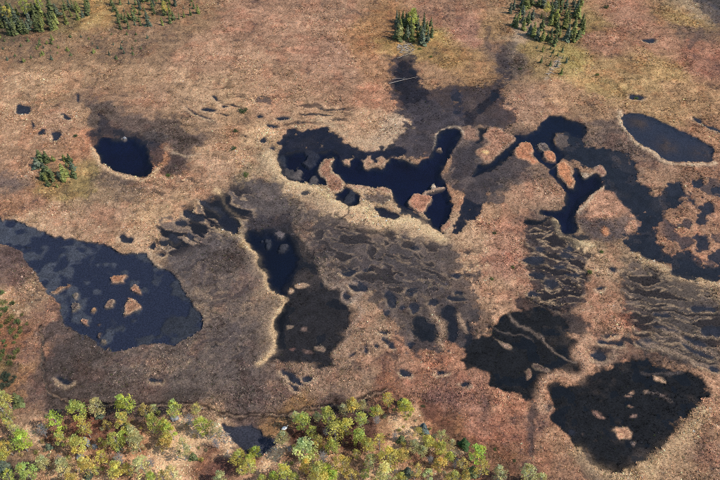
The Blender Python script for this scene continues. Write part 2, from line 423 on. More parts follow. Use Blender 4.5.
D2 = [(547,391),(552,381),(577,380),(590,375),(597,366),(612,364),(615,357),(640,359),(652,362),(670,370),(690,372),(700,377),(705,386),(705,400),(697,410),(690,413),(677,425),(662,432),(666,442),(654,453),(628,466),(625,473),(613,470),(590,460),(578,448),(570,434),(555,420),(559,407)]
dark(D2, 0.4, 0.015, PEATN, 1.0, 0.06, cover=0.11, rag=0.95, smooth=1)
dark([(412,328),(416,319),(426,317),(432,324),(441,330),(441,341),(430,342),(418,338)], 0.5, -0.08, lin((40,40,44)), 1, cover=0.03)
dark([(442,316),(448,306),(456,308),(458,324),(459,344),(450,348),(446,336),(445,324)], 0.5, -0.08, lin((42,41,46)), 1, cover=0.03)
dark([(460,324),(468,318),(474,330),(476,344),(468,346),(464,336)], 0.5, -0.05, lin((46,44,48)), 0.9)
dark([(528,402),(540,404),(538,412),(536,424),(535,440),(536,456),(532,456),(531,440),(530,424)], 0.5, 0.05, lin((70,60,58)), 0.8)
dark([(482,392),(486,384),(488,396),(484,416),(480,424),(476,420),(481,406)], 0.7, 0.12, lin((84,66,62)), 0.6)
dark([(46,352),(64,340),(84,346),(92,352),(70,366),(50,364)], 3.0, 0.12, lin((74,64,60)), 0.6)
dark([(208,256),(222,252),(232,258),(220,264)], 1.0, 0.1, lin((66,58,58)), 0.7)
dark([(200,262),(208,264),(208,288),(202,286)], 1.0, 0.1, lin((82,72,72)), 0.6)
dark([(226,316),(234,312),(238,340),(230,346)], 1.0, 0.1, lin((84,74,72)), 0.55)
dark([(252,102),(264,96),(278,98),(270,104)], 0.8, 0.1, lin((74,66,66)), 0.8)
dark([(0,172),(16,176),(22,184),(0,186)], 2.0, 0.15, lin((110,92,84)), 0.6)
dark([(180,414),(200,410),(220,416),(214,422),(196,418)], 0.8, 0.1, lin((84,66,58)), 0.6)
dark([(576,450),(584,446),(592,466),(612,478),(600,484),(580,476)], 1.0, 0.1, lin((78,66,60)), 0.75)

POOLS = [(25,110,7,4,25),(33,125,2.2,4,-15),(66,117,6,2,20),(42,131,1.8,4,-10),(79,99,2,5,-25),(55,136,5,4,0),(126,238,8,3,20),(181,223,8,4.5,18),(194,217,13,3.4,25),(153,245,3,4.5,0),(163,243,4.5,5.5,-20),
 (173,239,5.5,5.5,15),(188,236,4,3.5,20),(206,206,11,2.4,28),(219,212,8,2.2,35),(160,255,4,3,10),(192,112,9,1.4,25),(209,109,7,1.8,8),(219,99,6,1.6,20),(226,105,4,1.6,20),(205,118,7,1,28),(264,141,4,3.6,10),(273,149,3.5,2.4,0),(282,118,6,2.6,0),
 (272,127,8,1.5,5),(259,117,3,1.8,0),(650,41,6,1.9,2),(636,97,7,2.4,8),(712,128,12,2,22),(697,120,4,2,35),(390,298,4.5,8,-8),(409,292,6,4.4,10),(414,307,7,7,0),(383,334,6,3.4,-10),(385,341,2.6,3.4,0),(434,303,4,3.6,10),(458,298,8,2.6,0),(377,348,3,3,0),
 (365,351,2.6,5,0),(390,347,3.6,2.6,20),(361,288,10,7,15),(350,271,8,4.4,0),(368,270,6,3,0),(348,299,7,5,10),(384,313,3,3,0),(400,306,3,2.4,0),(409,345,3,3,0),(350,356,3,2.4,0),(456,276,8,3.4,5),(446,284,6,1.8,15),(462,292,4,2,10),(290,378,14,3.6,25),(308,377,6,2.4,0),
 (293,387,9,2,25),(405,374,6,3.6,8),(440,373,6,3.6,10),(463,386,4,3.5,0),(533,259,11,5,0),(536,275,9,3,5),(550,283,7,4,25),(534,293,7,4,5),(566,255,7,3,15),(574,277,7,2.4,5),(560,267,5,2,15),(541,248,5,2.5,10),(613,268,6,3.4,12),(601,290,5,3,0),
 (608,343,14,3.6,5),(611,336,6,2,0),(694,341,14,5,15),(714,334,12,4,20),(704,311,13,2.8,12),(650,346,12,4,12),(700,350,20,5,20),(705,367,14,3.5,18),(597,357,9,5,5),(664,330,14,2,10),(660,318,9,1.5,10),(574,433,3.4,2.2,0),(548,408,4,2,0),(230,449,3,2,0),(158,379,7,3,5),(66,381,9,4,10),
 (571,246,5,2.4,20),(566,249,3,1.8,10),(401,212,3,2,0),(303,194,5,2,0),(396,203,3,1.6,0),(403,239,5,2,5),(412,249,6,2,5)]
for (x, y, a, b, g) in POOLS:
    dark(ellipse(x, y, a * 1.05, b * 1.05, g), 0.4, -0.05, lin((58, 56, 62)), 1.0, 0.03, 1, cover=0.04, rag=0.25)

for (x, y, a, b, g) in POOLS:
    if a >= 3.5:
        # pale lip along the lower shore of a pool
        E = ellipse(x, y, a + 1.2, b + 1.2, g, 24)
        E = E[np.argsort(E[:, 0])]
        lip = [tuple(q) for q in E if (q[1] - y) > (q[0] - x) * math.tan(R(g)) + 0.2]
        if len(lip) > 3:
            ridge(lip, 0.32, (196, 166, 132), 0.06, 0.6)
strings([(292,196),(330,206),(370,228),(440,240),(452,268),(440,300),(380,300),(340,276),(316,244)], -20, 2.4, 1.1, 0.24, 0.75, c=lin((42,39,41)), pale=0.28, z=0.02)
strings([(150,262),(200,252),(240,256),(256,290),(262,340),(232,372),(150,380),(60,372),(100,356),(190,344),(206,318)], 30, 2.4, 1.0, 0.42, 0.55, c=lin((66,58,58)), pale=0.12, z=0.06)
strings([(352,316),(410,314),(420,345),(390,372),(340,372),(336,350)], -20, 2.0, 1.0, 0.46, 0.6, c=lin((64,56,54)), pale=0.15, z=0.03)

# ---- open water
CENTRAL = [(286,151),(300,149),(312,152),(322,151),(332,150),(340,153),(340,160),(346,163),(350,164),(353,160),(358,156.6),(364,160),(365,167),(369,167),(372,165),(378,166),(382,167),(385,161),(390,156.6),(400,157),(406,160),(412,164),(418,165),(422,158),(429,156),(433,146),(436,138),(442,131),(452,128),(459,130),(460,136),(456,144),(451,154),(444,164),(441,174),(442,182),(446,191),(449,196),(451,210),(446,223),(445,234),(438,230),(430,222),(425,214),(417,213),(408,210),(398,207),(394,200),(392,190),(384,188),(376,189),(368,189),(360,185),(351,184),(346,184),(341,177),(333,172),(334,162),(337,158),(330,155),(325,158),(320,168),(320,176),(328,182),(329,188),(318,186),(308,184),(298,182),(290,179),(283,174),(279,166),(281,157)]
water(CENTRAL, 0.25, 0.9)
water([(346,185),(342,190),(337,194),(337,201),(350,207),(360,206),(362,197),(354,191),(348,187)], 0.4, 0.5)
water([(373,205),(382,206),(392,211),(400,216),(396,219),(386,219),(378,214)], 0.3, 0.25, lin((38,38,48)))
W6 = [(512,134),(530,133),(540,128),(543,118),(550,114),(562,116),(576,122),(588,126),(588,131),(583,138),(574,136),(566,131),(557,133),(553,139),(554,145),(560,150),(567,153),(561,160),(556,167),(550,170),(546,166),(538,162),(533,156),(535,149),(531,143),(522,143),(515,148),(514,154),(508,160),(500,168),(496,171),(484,174),(476,179),(474,176),(478,168),(484,166),(496,162),(498,152),(504,149),(513,144),(516,139)]
water(W6, 0.3, 0.5, lin((16,24,44)))
water([(480,129),(492,128),(486,136),(480,142),(474,145),(472,142),(478,138),(480,134)], 0.5, 0.3, lin((20,22,32)))
W7 = [(550,168),(558,166),(557,173),(562,182),(570,188),(574,188),(574,176),(575,169),(581,170),(583,175),(588,176),(594,171),(600,175),(604,182),(604,188),(600,191),(588,200),(578,210),(576,218),(578,228),(576,235),(568,235),(560,230),(558,222),(554,215),(544,215),(540,211),(544,208),(556,210),(563,207),(565,200),(564,192),(558,184),(550,175)]
water(W7, 0.25, 0.9)
water([(523,223),(526,219),(536,218),(545,216),(556,214),(544,220),(532,226)], 0.4, 0.4, lin((20,22,28)))
dark([(560,232),(572,236),(584,232),(592,240),(586,244),(572,239)], 0.5, -0.05, lin((44,42,46)), 0.9)
ROUND = [(92,146),(94,152),(100,163),(106,168),(116,171),(128,175),(140,179),(145,179),(149,174),(151,166),(150,156),(147,147),(143,140),(136,136),(128,136),(120,137),(108,137),(101,137),(96,141)]
water(ROUND, 0.22, 1.0)
W4 = [(621,122),(623,116),(630,112.5),(644,114),(658,122),(676,129),(696,139),(712,147),(716,153),(712,161),(696,162.4),(682,162),(668,160),(658,156),(650,149),(640,142),(630,135),(623,129)]


def w4_shelf(idx, sd):
    m = sstep(0.2, -0.3, sd)
    n = fbm(X[idx], Y[idx], 5.0, 3, 91)
    C[idx] = C[idx] * (1 - m)[:, None] + lin((56, 58, 70)) * (m * (1 + 0.15 * n))[:, None]
    for (a, b, r) in ((637, 123, 2.2), (668, 146, 2.6), (704, 153, 2.4)):
        wx, wy = at(a, b)
        g = np.exp(-((WXa[idx] - wx) ** 2 + (WYa[idx] - wy) ** 2) / r ** 2) * m * np.clip(0.75 + 0.6 * fbm(X[idx], Y[idx], 1.2, 2, 93), 0, 1)
        C[idx] = C[idx] * (1 - g)[:, None] + lin((92, 74, 64)) * g[:, None]
        Z[idx] = Z[idx] * (1 - g) - 0.06 * g


water(W4, 0.22, 0.4, lin((56, 60, 74)), shelf=w4_shelf)
LAKE = [(-60,200),(0,216),(4,222),(8,218),(22,222),(36,231),(52,236),(66,238),(88,241),(106,244),(114,250),(124,254),(140,253),(145,252),(148,260),(155,267),(168,272),(180,278),(184,294),(194,306),(203,316),(202,325),(194,336),(180,346),(166,345.6),(154,344),(136,347),(120,350),(112,352),(104,352),(98,349),(90,343),(86,336),(78,336),(70,329),(67,322),(62,315),(57,305),(53,297),(48,292),(42,284),(40,280),(35,270),(30,262),(22,252),(12,246),(0,243),(-60,236)]


def lake_shelf(idx, sd):
    """drowned moss and silt shoals on the lake bed, deeper holes between them"""
    x, y = X[idx], Y[idx]
    m = sstep(0.2, -0.3, sd)
    gx, gy = at(120, 292)
    hole = np.exp(-(((WXa[idx] - gx) / 17) ** 2 + ((WYa[idx] - gy) / 13) ** 2))
    n = fbm(x, y, 2.2, 3, 95, 0.4)
    shoal = sstep(0.02, 0.55, n + 0.75 * (1 - hole) - 0.28)
    edge = np.exp(-(sd / 1.0) ** 2)
    wx, wy = at(175, 320)
    east = np.exp(-(((WXa[idx] - wx) / 12) ** 2 + ((WYa[idx] - wy) / 12) ** 2))
    silt = SILT * 1.0
    deep = lin((54, 57, 74))
    c = deep[None, :] * (1 - shoal)[:, None] + silt[None, :] * (shoal * (0.95 - 0.45 * east) * (1 + 0.15 * fbm(x, y, 1.0, 2, 97)))[:, None]
    C[idx] = C[idx] * (1 - m)[:, None] + c * m[:, None]
    Z[idx] = Z[idx] * (1 - m) + (-0.35 + 0.17 * shoal - 0.02 * edge) * m


water(LAKE, 0.22, 0.5, SILT, shelf=lake_shelf)
water([(222,422),(228,422),(240,423),(247.5,424),(255,427),(262,434),(266,441),(276,443),(280,445),(272,450),(265,455),(258,457),(250,458),(243,455),(235,447),(231,440),(226,430)], 0.3, 0.2, lin((76,72,78)))
water([(220,228),(221,216),(226,214),(232,218),(239,222),(240,230),(238,234),(230,231)], 0.3, 0.25, lin((44,44,54)))
dark([(78,340),(76,336),(80,334),(84,338),(82,343)], 0.3, -0.08, lin((80,82,96)), 1.0, 0.01)
# deep west side of the middle pool
water([(244,232),(252,229),(264,231),(278,234),(290,234),(298,248),(300,262),(294,276),(288,290),(282,297),(276,291),(268,284),(266,275),(260,265),(256,253),(246,246)], 0.9, 0.6, lin((10,18,36)))
water([(276,314),(284,304),(290,312),(284,330),(280,350),(277,346),(275,334),(274,322)], 1.2, 0.3, lin((20,21,26)))

# ---- islets and banks that stand out of the water
OR, TAN = (178, 122, 90), (172, 136, 110)
land([(324,159),(330,157),(336,158),(333.5,163),(332,172),(340,177),(346,183),(345,189),(336,196),(328,190),(327,181),(320,175),(320,168)], (156,116,92), 0.3, rim=0.6)
land([(412,193),(420,192),(426,194),(432,198),(430,202),(425,208),(423,215),(417,211),(411,208),(408,204),(410,198)], (172,122,96), 0.3, rim=0.5)
land([(422,193),(432,189),(442,187.5),(442,190),(432,192),(424,196)], (150,124,104), 0.2, 0.1)
land([(348,185),(356,184.5),(364,188),(372,189),(380,187),(388,190),(393,189),(394,198),(390,196),(380,193),(368,192),(356,189)], (168,130,104), 0.3, 0.15, rim=0.6)
dark([(356,192),(372,192),(388,196),(392,202),(380,203),(366,202)], 0.8, 0.03, lin((70,64,66)), 0.8)
land([(430,186),(431,183),(433,186),(434,190),(431,190)], (190,166,140), 0.15, 0.12)
land([(434,149),(438,147),(441,149),(438,152),(434,151)], (150,124,104), 0.2, 0.12)
land([(520,143),(529,141),(534,145),(534,152),(529,156),(540,163),(534,166),(524,160),(516,158),(514,151)], OR, 0.3, rim=0.35)
land([(540,141),(545,142),(549,149),(547,152),(542,152),(538,146)], (104,92,86), 0.3, 0.08, rim=0.3)
land([(543,152),(549,150),(555,153),(554,161),(547,161),(542,157)], OR, 0.3, rim=0.4)
land([(558,166),(564,162),(571,166),(574,176),(574,188),(570,188),(562,182),(557,173)], (186,128,92), 0.3, rim=0.5)
land([(582,171),(586,172),(590,174),(593,170),(591,176),(586,178),(582,176)], (170,146,122), 0.2, 0.12)
land([(593,166),(600,164),(605,170),(605,177),(601,176),(596,171)], (160,120,100), 0.3, rim=0.4)
land([(484,134),(492,128),(502,131),(512,137),(516,140),(508,145),(500,150),(496,162),(488,164),(480,158),(476,150),(482,146),(490,144),(484,140)], (158,118,94), 0.5, rim=0.3)
land([(482,152),(486,149),(490,152),(486,155)], (206,168,118), 0.5)
land([(600,194),(610,192),(622,204),(628,208),(626,214),(612,216),(598,218),(588,222),(588,208)], (178,134,106), 0.8)
land([(626,222),(634,221),(636,228),(630,232),(624,230)], (188,142,112), 0.5)
land([(626,214),(632,213),(634,217),(628,218)], (184,138,110), 0.4)
land([(600,227),(608,226),(609,233),(602,235)], (178,126,92), 0.4)
land([(462,132),(470,128),(478,132),(476,140),(466,142),(461,138)], (150,116,96), 0.5)
ISLETS = [(118.5,279.5,8,4.6,0,(158,112,84)),(137,291,4.4,3.6,20,(140,98,76)),(109.6,305,5.2,3.4,-8,(122,96,82)),(130,306.6,8,6.8,-30,(160,120,94)),(91.6,309.6,3.2,3.2,0,(160,116,82)),(84,322,4,3,0,(138,96,78)),(97.6,324,2.2,2,0,(104,84,74)),(66,288,4.5,1.8,-20,(136,104,84)),(57,291,6.5,3,-15,(140,104,82)),(74.5,297,2.8,2.6,0,(84,76,74)),(75,306,3.2,4.6,10,(78,70,70)),(97,338,1.8,4,15,(88,74,66)),(99.6,345,2.6,2.6,0,(90,76,68)),(105,351.6,2.2,2,0,(90,76,68)),
 (619,434,9.5,5.6,35,(190,142,110)),(659,381,7,2.6,25,(186,146,116)),(629,391.5,2.4,2,0,(170,136,112)),(627,397,2.4,1.4,0,(150,118,100)),(644,391.5,2.6,3,0,(116,86,76)),(596,412,4.5,2.2,40,(150,116,98)),(627,407,1.8,1.4,0,(160,126,104)),(630,417,3,1.4,-20,(150,120,104)),(632,443.5,2.6,2,0,(130,110,98)),(663,396,2,1.4,0,(130,104,92)),
 (526,371,3,6,0,(128,92,78)),(540,366,8,5,20,(86,68,62)),(504,343,9,2.6,35,(136,110,94)),(300,287,6,3,-30,(176,140,112)),(291,293,2.6,2.6,0,(170,136,110)),(291,327,3,2.6,0,(120,98,86)),(307,329,3.2,2.4,0,(110,90,80)),(293,350,3,2,0,(110,82,74)),(308,352,4,2.4,0,(100,80,72)),(320,348,5,3,10,(106,84,74)),
 (348,163,4,3,20,(170,132,106)),(368,160,4,7,0,(176,136,108)),(380,160,3.4,6,25,(172,134,106)),(125,138,2,1.2,0,(196,170,150)),(446,226,4,6,25,(168,124,98)),(30,246,3,1,10,(60,58,62))]
for (x, y, a, b, g, c) in ISLETS:
    E = ellipse(x, y, a, b, g, 9)
    E = (E - (x, y)) * rng.uniform(0.68, 1.3, (9, 1)) + (x, y)
    land(E, c, 0.28, 0.14 if min(a, b) > 2.4 else 0.09, 1, rim=0.35 if min(a, b) > 2.4 else None, zn=0.12)

for (x, y, a, b, g, c) in [(278,236,4,2.4,0,(104,94,92)),(280,247,3,3,0,(80,74,76)),(265,242,2,7,-8,(70,68,72)),(311,158,5,9,15,(62,60,68)),(300,174,5,6,20,(116,102,94)),(313,181,6,4,-20,(104,92,86)),(290,172,5,4,0,(92,82,78)),(350,196,4,6,0,(70,68,74)),(562,140,9,8,0,(92,80,74)),(284,160,3,6,0,(58,58,66))]:
    dark(ellipse(x, y, a, b, g), 0.9, 0.05 if 225 < y < 260 else 0.01, lin(c), 0.95, 0.04, 2, cover=0.1)

# ---- pale banks and strings of dead sedge
ridge([(214,190),(222,200),(230,211),(240,219),(242,226),(241,237),(244,249),(252,252),(258,258),(259,267),(266,278),(268,287),(278,294),(282,302),(273,313),(271,324),(273,338),(276,349),(270,357),(262,363)], 0.65, (214,180,136), 0.12)
ridge([(254,256),(256,270),(262,280),(264,290),(272,298),(274,304),(268,314),(267,328),(270,342),(270,352)], 1.4, (180,150,118), 0.05, 0.4)
ridge([(219,229),(228,233),(238,236)], 0.7, (200,170,130))
ridge([(268,156),(278,173),(288,183),(306,188),(324,194),(334,202),(350,209.5),(364,208),(374,218),(390,223),(402,220),(412,223),(424,228),(433,234),(443,238)], 1.3, (216,186,142), 0.12, 0.9)
ridge([(266,150),(274,170),(290,188),(310,196),(332,210),(352,216),(372,226),(396,230),(420,232)], 2.0, (190,160,126), 0.05, 0.6, 1.0)
ridge([(364,203),(370,205),(376,213)], 0.5, (200,172,136))
ridge([(388,203),(400,212),(412,216),(424,222)], 0.5, (190,160,126), 0.05, 0.6)
ridge([(622,113),(619.5,120),(620,128),(630,137.5),(640,145),(652,153),(660,160),(670,163),(684,165.5),(700,165.5),(714,163)], 0.55, (206,176,142), 0.12, 0.9)
ridge([(90,148),(94,157),(102,168),(116,174),(130,178.5),(143,182.5),(151,177),(157,168)], 0.6, (206,170,132), 0.12, 0.9)
ridge([(166,148),(180,156),(192,157),(200,154)], 0.5, (176,150,122), 0.08, 0.7)
ridge([(555,220),(558,230),(561,238),(572,241),(580,245),(591,246)], 0.6, (214,186,142), 0.12, 0.9)
ridge([(579,214),(588,202),(604,191),(606,186)], 0.3, (196,170,140), 0.06, 0.8)
ridge([(432,150),(436,137),(443,130),(452,127),(460,129),(462,136)], 0.25, (190,168,142), 0.06, 0.8)
ridge([(400,158),(408,162),(415,166)], 0.25, (190,168,142), 0.06, 0.8)
ridge([(634,257),(646,265),(660,266),(670,274),(676,279),(692,281),(706,281),(722,287)], 0.9, (196,164,126), 0.12, 0.85)
ridge([(578,452),(592,465),(613,474.5),(628,477),(640,470),(655,461),(668,449),(690,426),(702,412)], 1.2, (196,164,124), 0.12, 0.8)
ridge([(600,472),(620,480),(640,476),(660,464),(684,440)], 2.2, (184,150,114), 0.05, 0.6, 1.0)
ridge([(518,22),(516,34),(514,46),(511,58)], 1.1, (176,152,126), 0.05, 0.55, 1.2)
ridge([(562,58),(552,68),(544,78)], 0.6, (186,164,138), 0.05, 0.6, 1.0)
ridge([(404,42),(406,50),(405,58)], 0.8, (176,156,126), 0.05, 0.6, 1.0)
ridge([(510,316),(520,326),(535,334),(552,348),(566,358),(576,362)], 0.26, (128,110,96), 0.16, 0.8, force=True)
ridge([(493,326),(508,332),(522,334),(534,344)], 0.2, (100,88,80), 0.14, 0.7, force=True)
ridge([(432,308),(440,322),(444,332),(443,346)], 0.6, (176,144,116), 0.15, force=True)
ridge([(458,314),(462,324),(467,334)], 0.5, (176,144,116), 0.15, force=True)
ridge([(322,276),(328,284),(340,287.5),(348,282),(358,284)], 0.45, (150,128,110), 0.15, force=True)
ridge([(343,290),(341,302),(350,304.5),(360,300),(362,296)], 0.45, (150,128,110), 0.15, force=True)
ridge([(358,306),(364,314),(356,326),(344,340)], 0.5, (150,124,104), 0.12)
ridge([(588,338),(580,347),(577,355),(587,362),(586,372),(577,378),(562,372),(552,376),(545,382),(541,390),(541,402),(546,412)], 0.9, (184,144,114), 0.16, 0.95, 0.2, force=True)
ridge([(600,366),(612,360),(613,352)], 0.4, (160,130,108), 0.15, force=True)
ridge([(150,252),(150,262),(160,268)], 0.5, (170,146,120))
ridge([(646,393),(656,392),(664,397),(670,402)], 0.3, (96,84,78), 0.16, 0.9, force=True)
ridge([(640,372),(660,376),(680,374)], 0.3, (90,80,76), 0.15, 0.7, force=True)
ridge([(645,345),(668,352),(690,362),(705,366)], 0.6, (150,126,104), 0.15, 0.8, force=True)
ridge([(664,332),(684,340),(704,348),(718,356)], 0.6, (150,126,104), 0.15, 0.8, force=True)
ridge([(320,146),(330,136),(344,144),(356,152)], 0.5, (150,124,104), 0.05, 0.3)
ridge([(322,122),(334,126),(350,138),(372,146),(392,142)], 1.2, (186,156,124), 0.05, 0.7)

for P_, w_ in (([(396,422),(406,430),(420,440),(434,448)], 0.9), ([(158,456),(172,450),(186,444),(198,434),(212,436)], 1.5), ([(160,470),(180,464),(196,452)], 1.5), ([(262,470),(272,457),(284,450)], 0.9),
               ([(366,476),(384,470),(396,474)], 0.8), ([(64,474),(76,466),(88,470)], 0.8), ([(20,428),(34,434),(44,446)], 0.7), ([(440,452),(452,456),(462,454)], 0.5), ([(220,436),(230,446),(226,454)], 0.7)):
    ridge(P_, w_, (224, 186, 146), 0.05, 0.95, 0.7)

# ---- worn animal track along the wood edge and smaller runnels
TRACK = [(40,326),(41,352),(42,374),(50,392),(65,401),(90,404),(130,402),(160,403),(200,406),(240,415),(265,415),(290,413),(310,408),(340,403),(365,395),(386,387)]
groove(TRACK, 0.30, (38,31,30), 0.14, 0.95)
groove([(x + 1, y + 3.4) for x, y in TRACK], 0.28, (44,36,34), 0.12, 0.9)
ridge([(x + 0.5, y + 1.7) for x, y in TRACK], 0.2, (150, 124, 102), 0.03, 0.6)
groove([(372,392),(420,402),(460,425),(500,452),(545,474),(570,486)], 0.16, (84,58,50), 0.06, 0.6)
groove([(352,203),(350,214),(342,220)], 0.25, (50,46,46), 0.1, 0.8)
groove([(10,284),(24,298),(36,310)], 0.2, (96,78,70), 0.06, 0.6)
groove([(14,280),(30,296)], 0.2, (96,78,70), 0.06, 0.5)
groove([(296,222),(306,228),(318,230),(330,226),(340,220)], 0.25, (60,52,50), 0.1, 0.7)

# outside the surveyed mire the sheet stays level
far = (np.abs(X) > WY.max() * 2) | (Y > 330) | (Y < 0)
Z[far] = 0.25
C = np.clip(C, 0.004, 0.85)
ALB = 1.0
Cg = C * ALB

ZG = Z.reshape(NY, NU)


def cell_of(x, y):
    j = np.clip(np.searchsorted(ys, y) - 1, 0, NY - 2)
    tj = (y - ys[j]) / (ys[j + 1] - ys[j])
    u = x / half_w(y)
    i = np.clip(np.searchsorted(us, u) - 1, 0, NU - 2)
    ti = (u - us[i]) / (us[i + 1] - us[i])
    return j, tj, i, ti


def ground_z(x, y):
    j, tj, i, ti = cell_of(x, y)
    return (ZG[j, i] * (1 - ti) + ZG[j, i + 1] * ti) * (1 - tj) + (ZG[j + 1, i] * (1 - ti) + ZG[j + 1, i + 1] * ti) * tj


# ------------------------------------------------------------------ mesh helpers
def mesh_from(name, V, F, mat=None, cols=None, smooth=False):
    """V (n,3), F (m,k) arrays -> mesh"""
    V = np.asarray(V, np.float32)
    F = np.asarray(F, np.int32)
    me = bpy.data.meshes.new(name)
    me.vertices.add(len(V))
    me.vertices.foreach_set('co', V.ravel())
    k = F.shape[1]
    me.loops.add(F.size)
    me.loops.foreach_set('vertex_index', F.ravel())
    me.polygons.add(len(F))
    me.polygons.foreach_set('loop_start', np.arange(0, F.size, k, dtype=np.int32))
    me.polygons.foreach_set('loop_total', np.full(len(F), k, np.int32))
    if smooth:
        me.polygons.foreach_set('use_smooth', np.ones(len(F), bool))
    me.update(calc_edges=True)
    if cols is not None:
        at_ = me.color_attributes.new('tint', 'FLOAT_COLOR', 'POINT')
        cols = np.asarray(cols, np.float32)
        if cols.shape[1] == 3:
            cols = np.concatenate([cols, np.ones((len(cols), 1), np.float32)], 1)
        at_.data.foreach_set('color', cols.ravel())
    if mat:
        me.materials.append(mat)
    return me


def link(name, me, parent=None):
    o = bpy.data.objects.new(name, me)
    col.objects.link(o)
    if parent:
        o.parent = parent
    return o


def tag(o, label=None, cat=None, group=None, kind=None):
    if label:
        o['label'] = label
    if cat:
        o['category'] = cat
    if group:
        o['group'] = group
    if kind:
        o['kind'] = kind
    return o


def new_mat(name):
    m = bpy.data.materials.new(name)
    m.use_nodes = True
    nt = m.node_tree
    return m, nt, nt.nodes['Principled BSDF']


def N(nt, t, **kw):
    n = nt.nodes.new(t)
    for k, v in kw.items():
        setattr(n, k, v)
    return n


# ------------------------------------------------------------------ materials
def ground_material():
    m, nt, p = new_mat('mire_ground')
    a = N(nt, 'ShaderNodeVertexColor', layer_name='tint')
    geo = N(nt, 'ShaderNodeNewGeometry')
    n1 = N(nt, 'ShaderNodeTexNoise')
    n1.inputs['Scale'].default_value = 3.4
    n1.inputs['Detail'].default_value = 6
    n1.inputs['Roughness'].default_value = 0.75
    n2 = N(nt, 'ShaderNodeTexVoronoi')
    n2.inputs['Scale'].default_value = 4.2
    for n in (n1, n2):
        nt.links.new(geo.outputs['Position'], n.inputs['Vector'])
    r1 = N(nt, 'ShaderNodeMapRange')
    r1.inputs['From Min'].default_value = 0.32
    r1.inputs['From Max'].default_value = 0.68
    r1.inputs['To Min'].default_value = 0.5
    r1.inputs['To Max'].default_value = 1.5
    nt.links.new(n1.outputs['Fac'], r1.inputs['Value'])
    r2 = N(nt, 'ShaderNodeMapRange')
    r2.inputs['From Max'].default_value = 0.9
    r2.inputs['To Min'].default_value = 1.25
    r2.inputs['To Max'].default_value = 0.7
    nt.links.new(n2.outputs['Distance'], r2.inputs['Value'])
    mu = N(nt, 'ShaderNodeMath', operation='MULTIPLY')
    nt.links.new(r1.outputs[0], mu.inputs[0])
    nt.links.new(r2.outputs[0], mu.inputs[1])
    vm = N(nt, 'ShaderNodeVectorMath', operation='SCALE')
    nt.links.new(a.outputs['Color'], vm.inputs[0])
    nt.links.new(mu.outputs[0], vm.inputs['Scale'])
    nt.links.new(vm.outputs[0], p.inputs['Base Color'])
    p.inputs['Roughness'].default_value = 0.95
    p.inputs['Specular IOR Level'].default_value = 0.15
    b = N(nt, 'ShaderNodeBump')
    b.inputs['Strength'].default_value = 0.7
    b.inputs['Distance'].default_value = 0.12
    nt.links.new(n1.outputs['Fac'], b.inputs['Height'])
    nt.links.new(b.outputs[0], p.inputs['Normal'])
    return m


def water_material():
    m, nt, p = new_mat('bog_water')
    out = nt.nodes['Material Output']
    g = N(nt, 'ShaderNodeBsdfGlossy')
    g.inputs['Roughness'].default_value = 0.05
    geo = N(nt, 'ShaderNodeNewGeometry')
    n = N(nt, 'ShaderNodeTexNoise')
    n.inputs['Scale'].default_value = 1.6
    n.inputs['Detail'].default_value = 3
    nt.links.new(geo.outputs['Position'], n.inputs['Vector'])
    b = N(nt, 'ShaderNodeBump')
    b.inputs['Strength'].default_value = 0.04
    b.inputs['Distance'].default_value = 0.05
    nt.links.new(n.outputs['Fac'], b.inputs['Height'])
    nt.links.new(b.outputs[0], g.inputs['Normal'])
    t = N(nt, 'ShaderNodeBsdfTransparent')
    t.inputs['Color'].default_value = (0.80, 0.86, 0.92, 1)
    fr = N(nt, 'ShaderNodeFresnel')
    fr.inputs['IOR'].default_value = 1.34
    mx = N(nt, 'ShaderNodeMixShader')
    nt.links.new(fr.outputs[0], mx.inputs[0])
    nt.links.new(t.outputs[0], mx.inputs[1])
    nt.links.new(g.outputs[0], mx.inputs[2])
    nt.links.new(mx.outputs[0], out.inputs['Surface'])
    return m


def attr_material(name, rough=0.9, trans=0.0):
    m, nt, p = new_mat(name)
    a = N(nt, 'ShaderNodeVertexColor', layer_name='tint')
    nt.links.new(a.outputs['Color'], p.inputs['Base Color'])
    p.inputs['Roughness'].default_value = rough
    p.inputs['Specular IOR Level'].default_value = 0.1
    return m


def leaf_material(name, trans=0.35, vary=0.35):
    """leaf tint from each tree's own colour, varied leaf to leaf"""
    m, nt, p = new_mat(name)
    out = nt.nodes['Material Output']
    oi = N(nt, 'ShaderNodeObjectInfo')
    a = N(nt, 'ShaderNodeVertexColor', layer_name='tint')
    mul = N(nt, 'ShaderNodeMix', data_type='RGBA', blend_type='MULTIPLY')
    mul.inputs[0].default_value = 1.0
    nt.links.new(oi.outputs['Color'], mul.inputs[6])
    nt.links.new(a.outputs['Color'], mul.inputs[7])
    nt.links.new(mul.outputs[2], p.inputs['Base Color'])
    p.inputs['Roughness'].default_value = 0.65
    p.inputs['Specular IOR Level'].default_value = 0.25
    t = N(nt, 'ShaderNodeBsdfTranslucent')
    nt.links.new(mul.outputs[2], t.inputs['Color'])
    mx = N(nt, 'ShaderNodeMixShader')
    mx.inputs[0].default_value = trans
    nt.links.new(p.outputs[0], mx.inputs[1])
    nt.links.new(t.outputs[0], mx.inputs[2])
    nt.links.new(mx.outputs[0], out.inputs['Surface'])
    return m


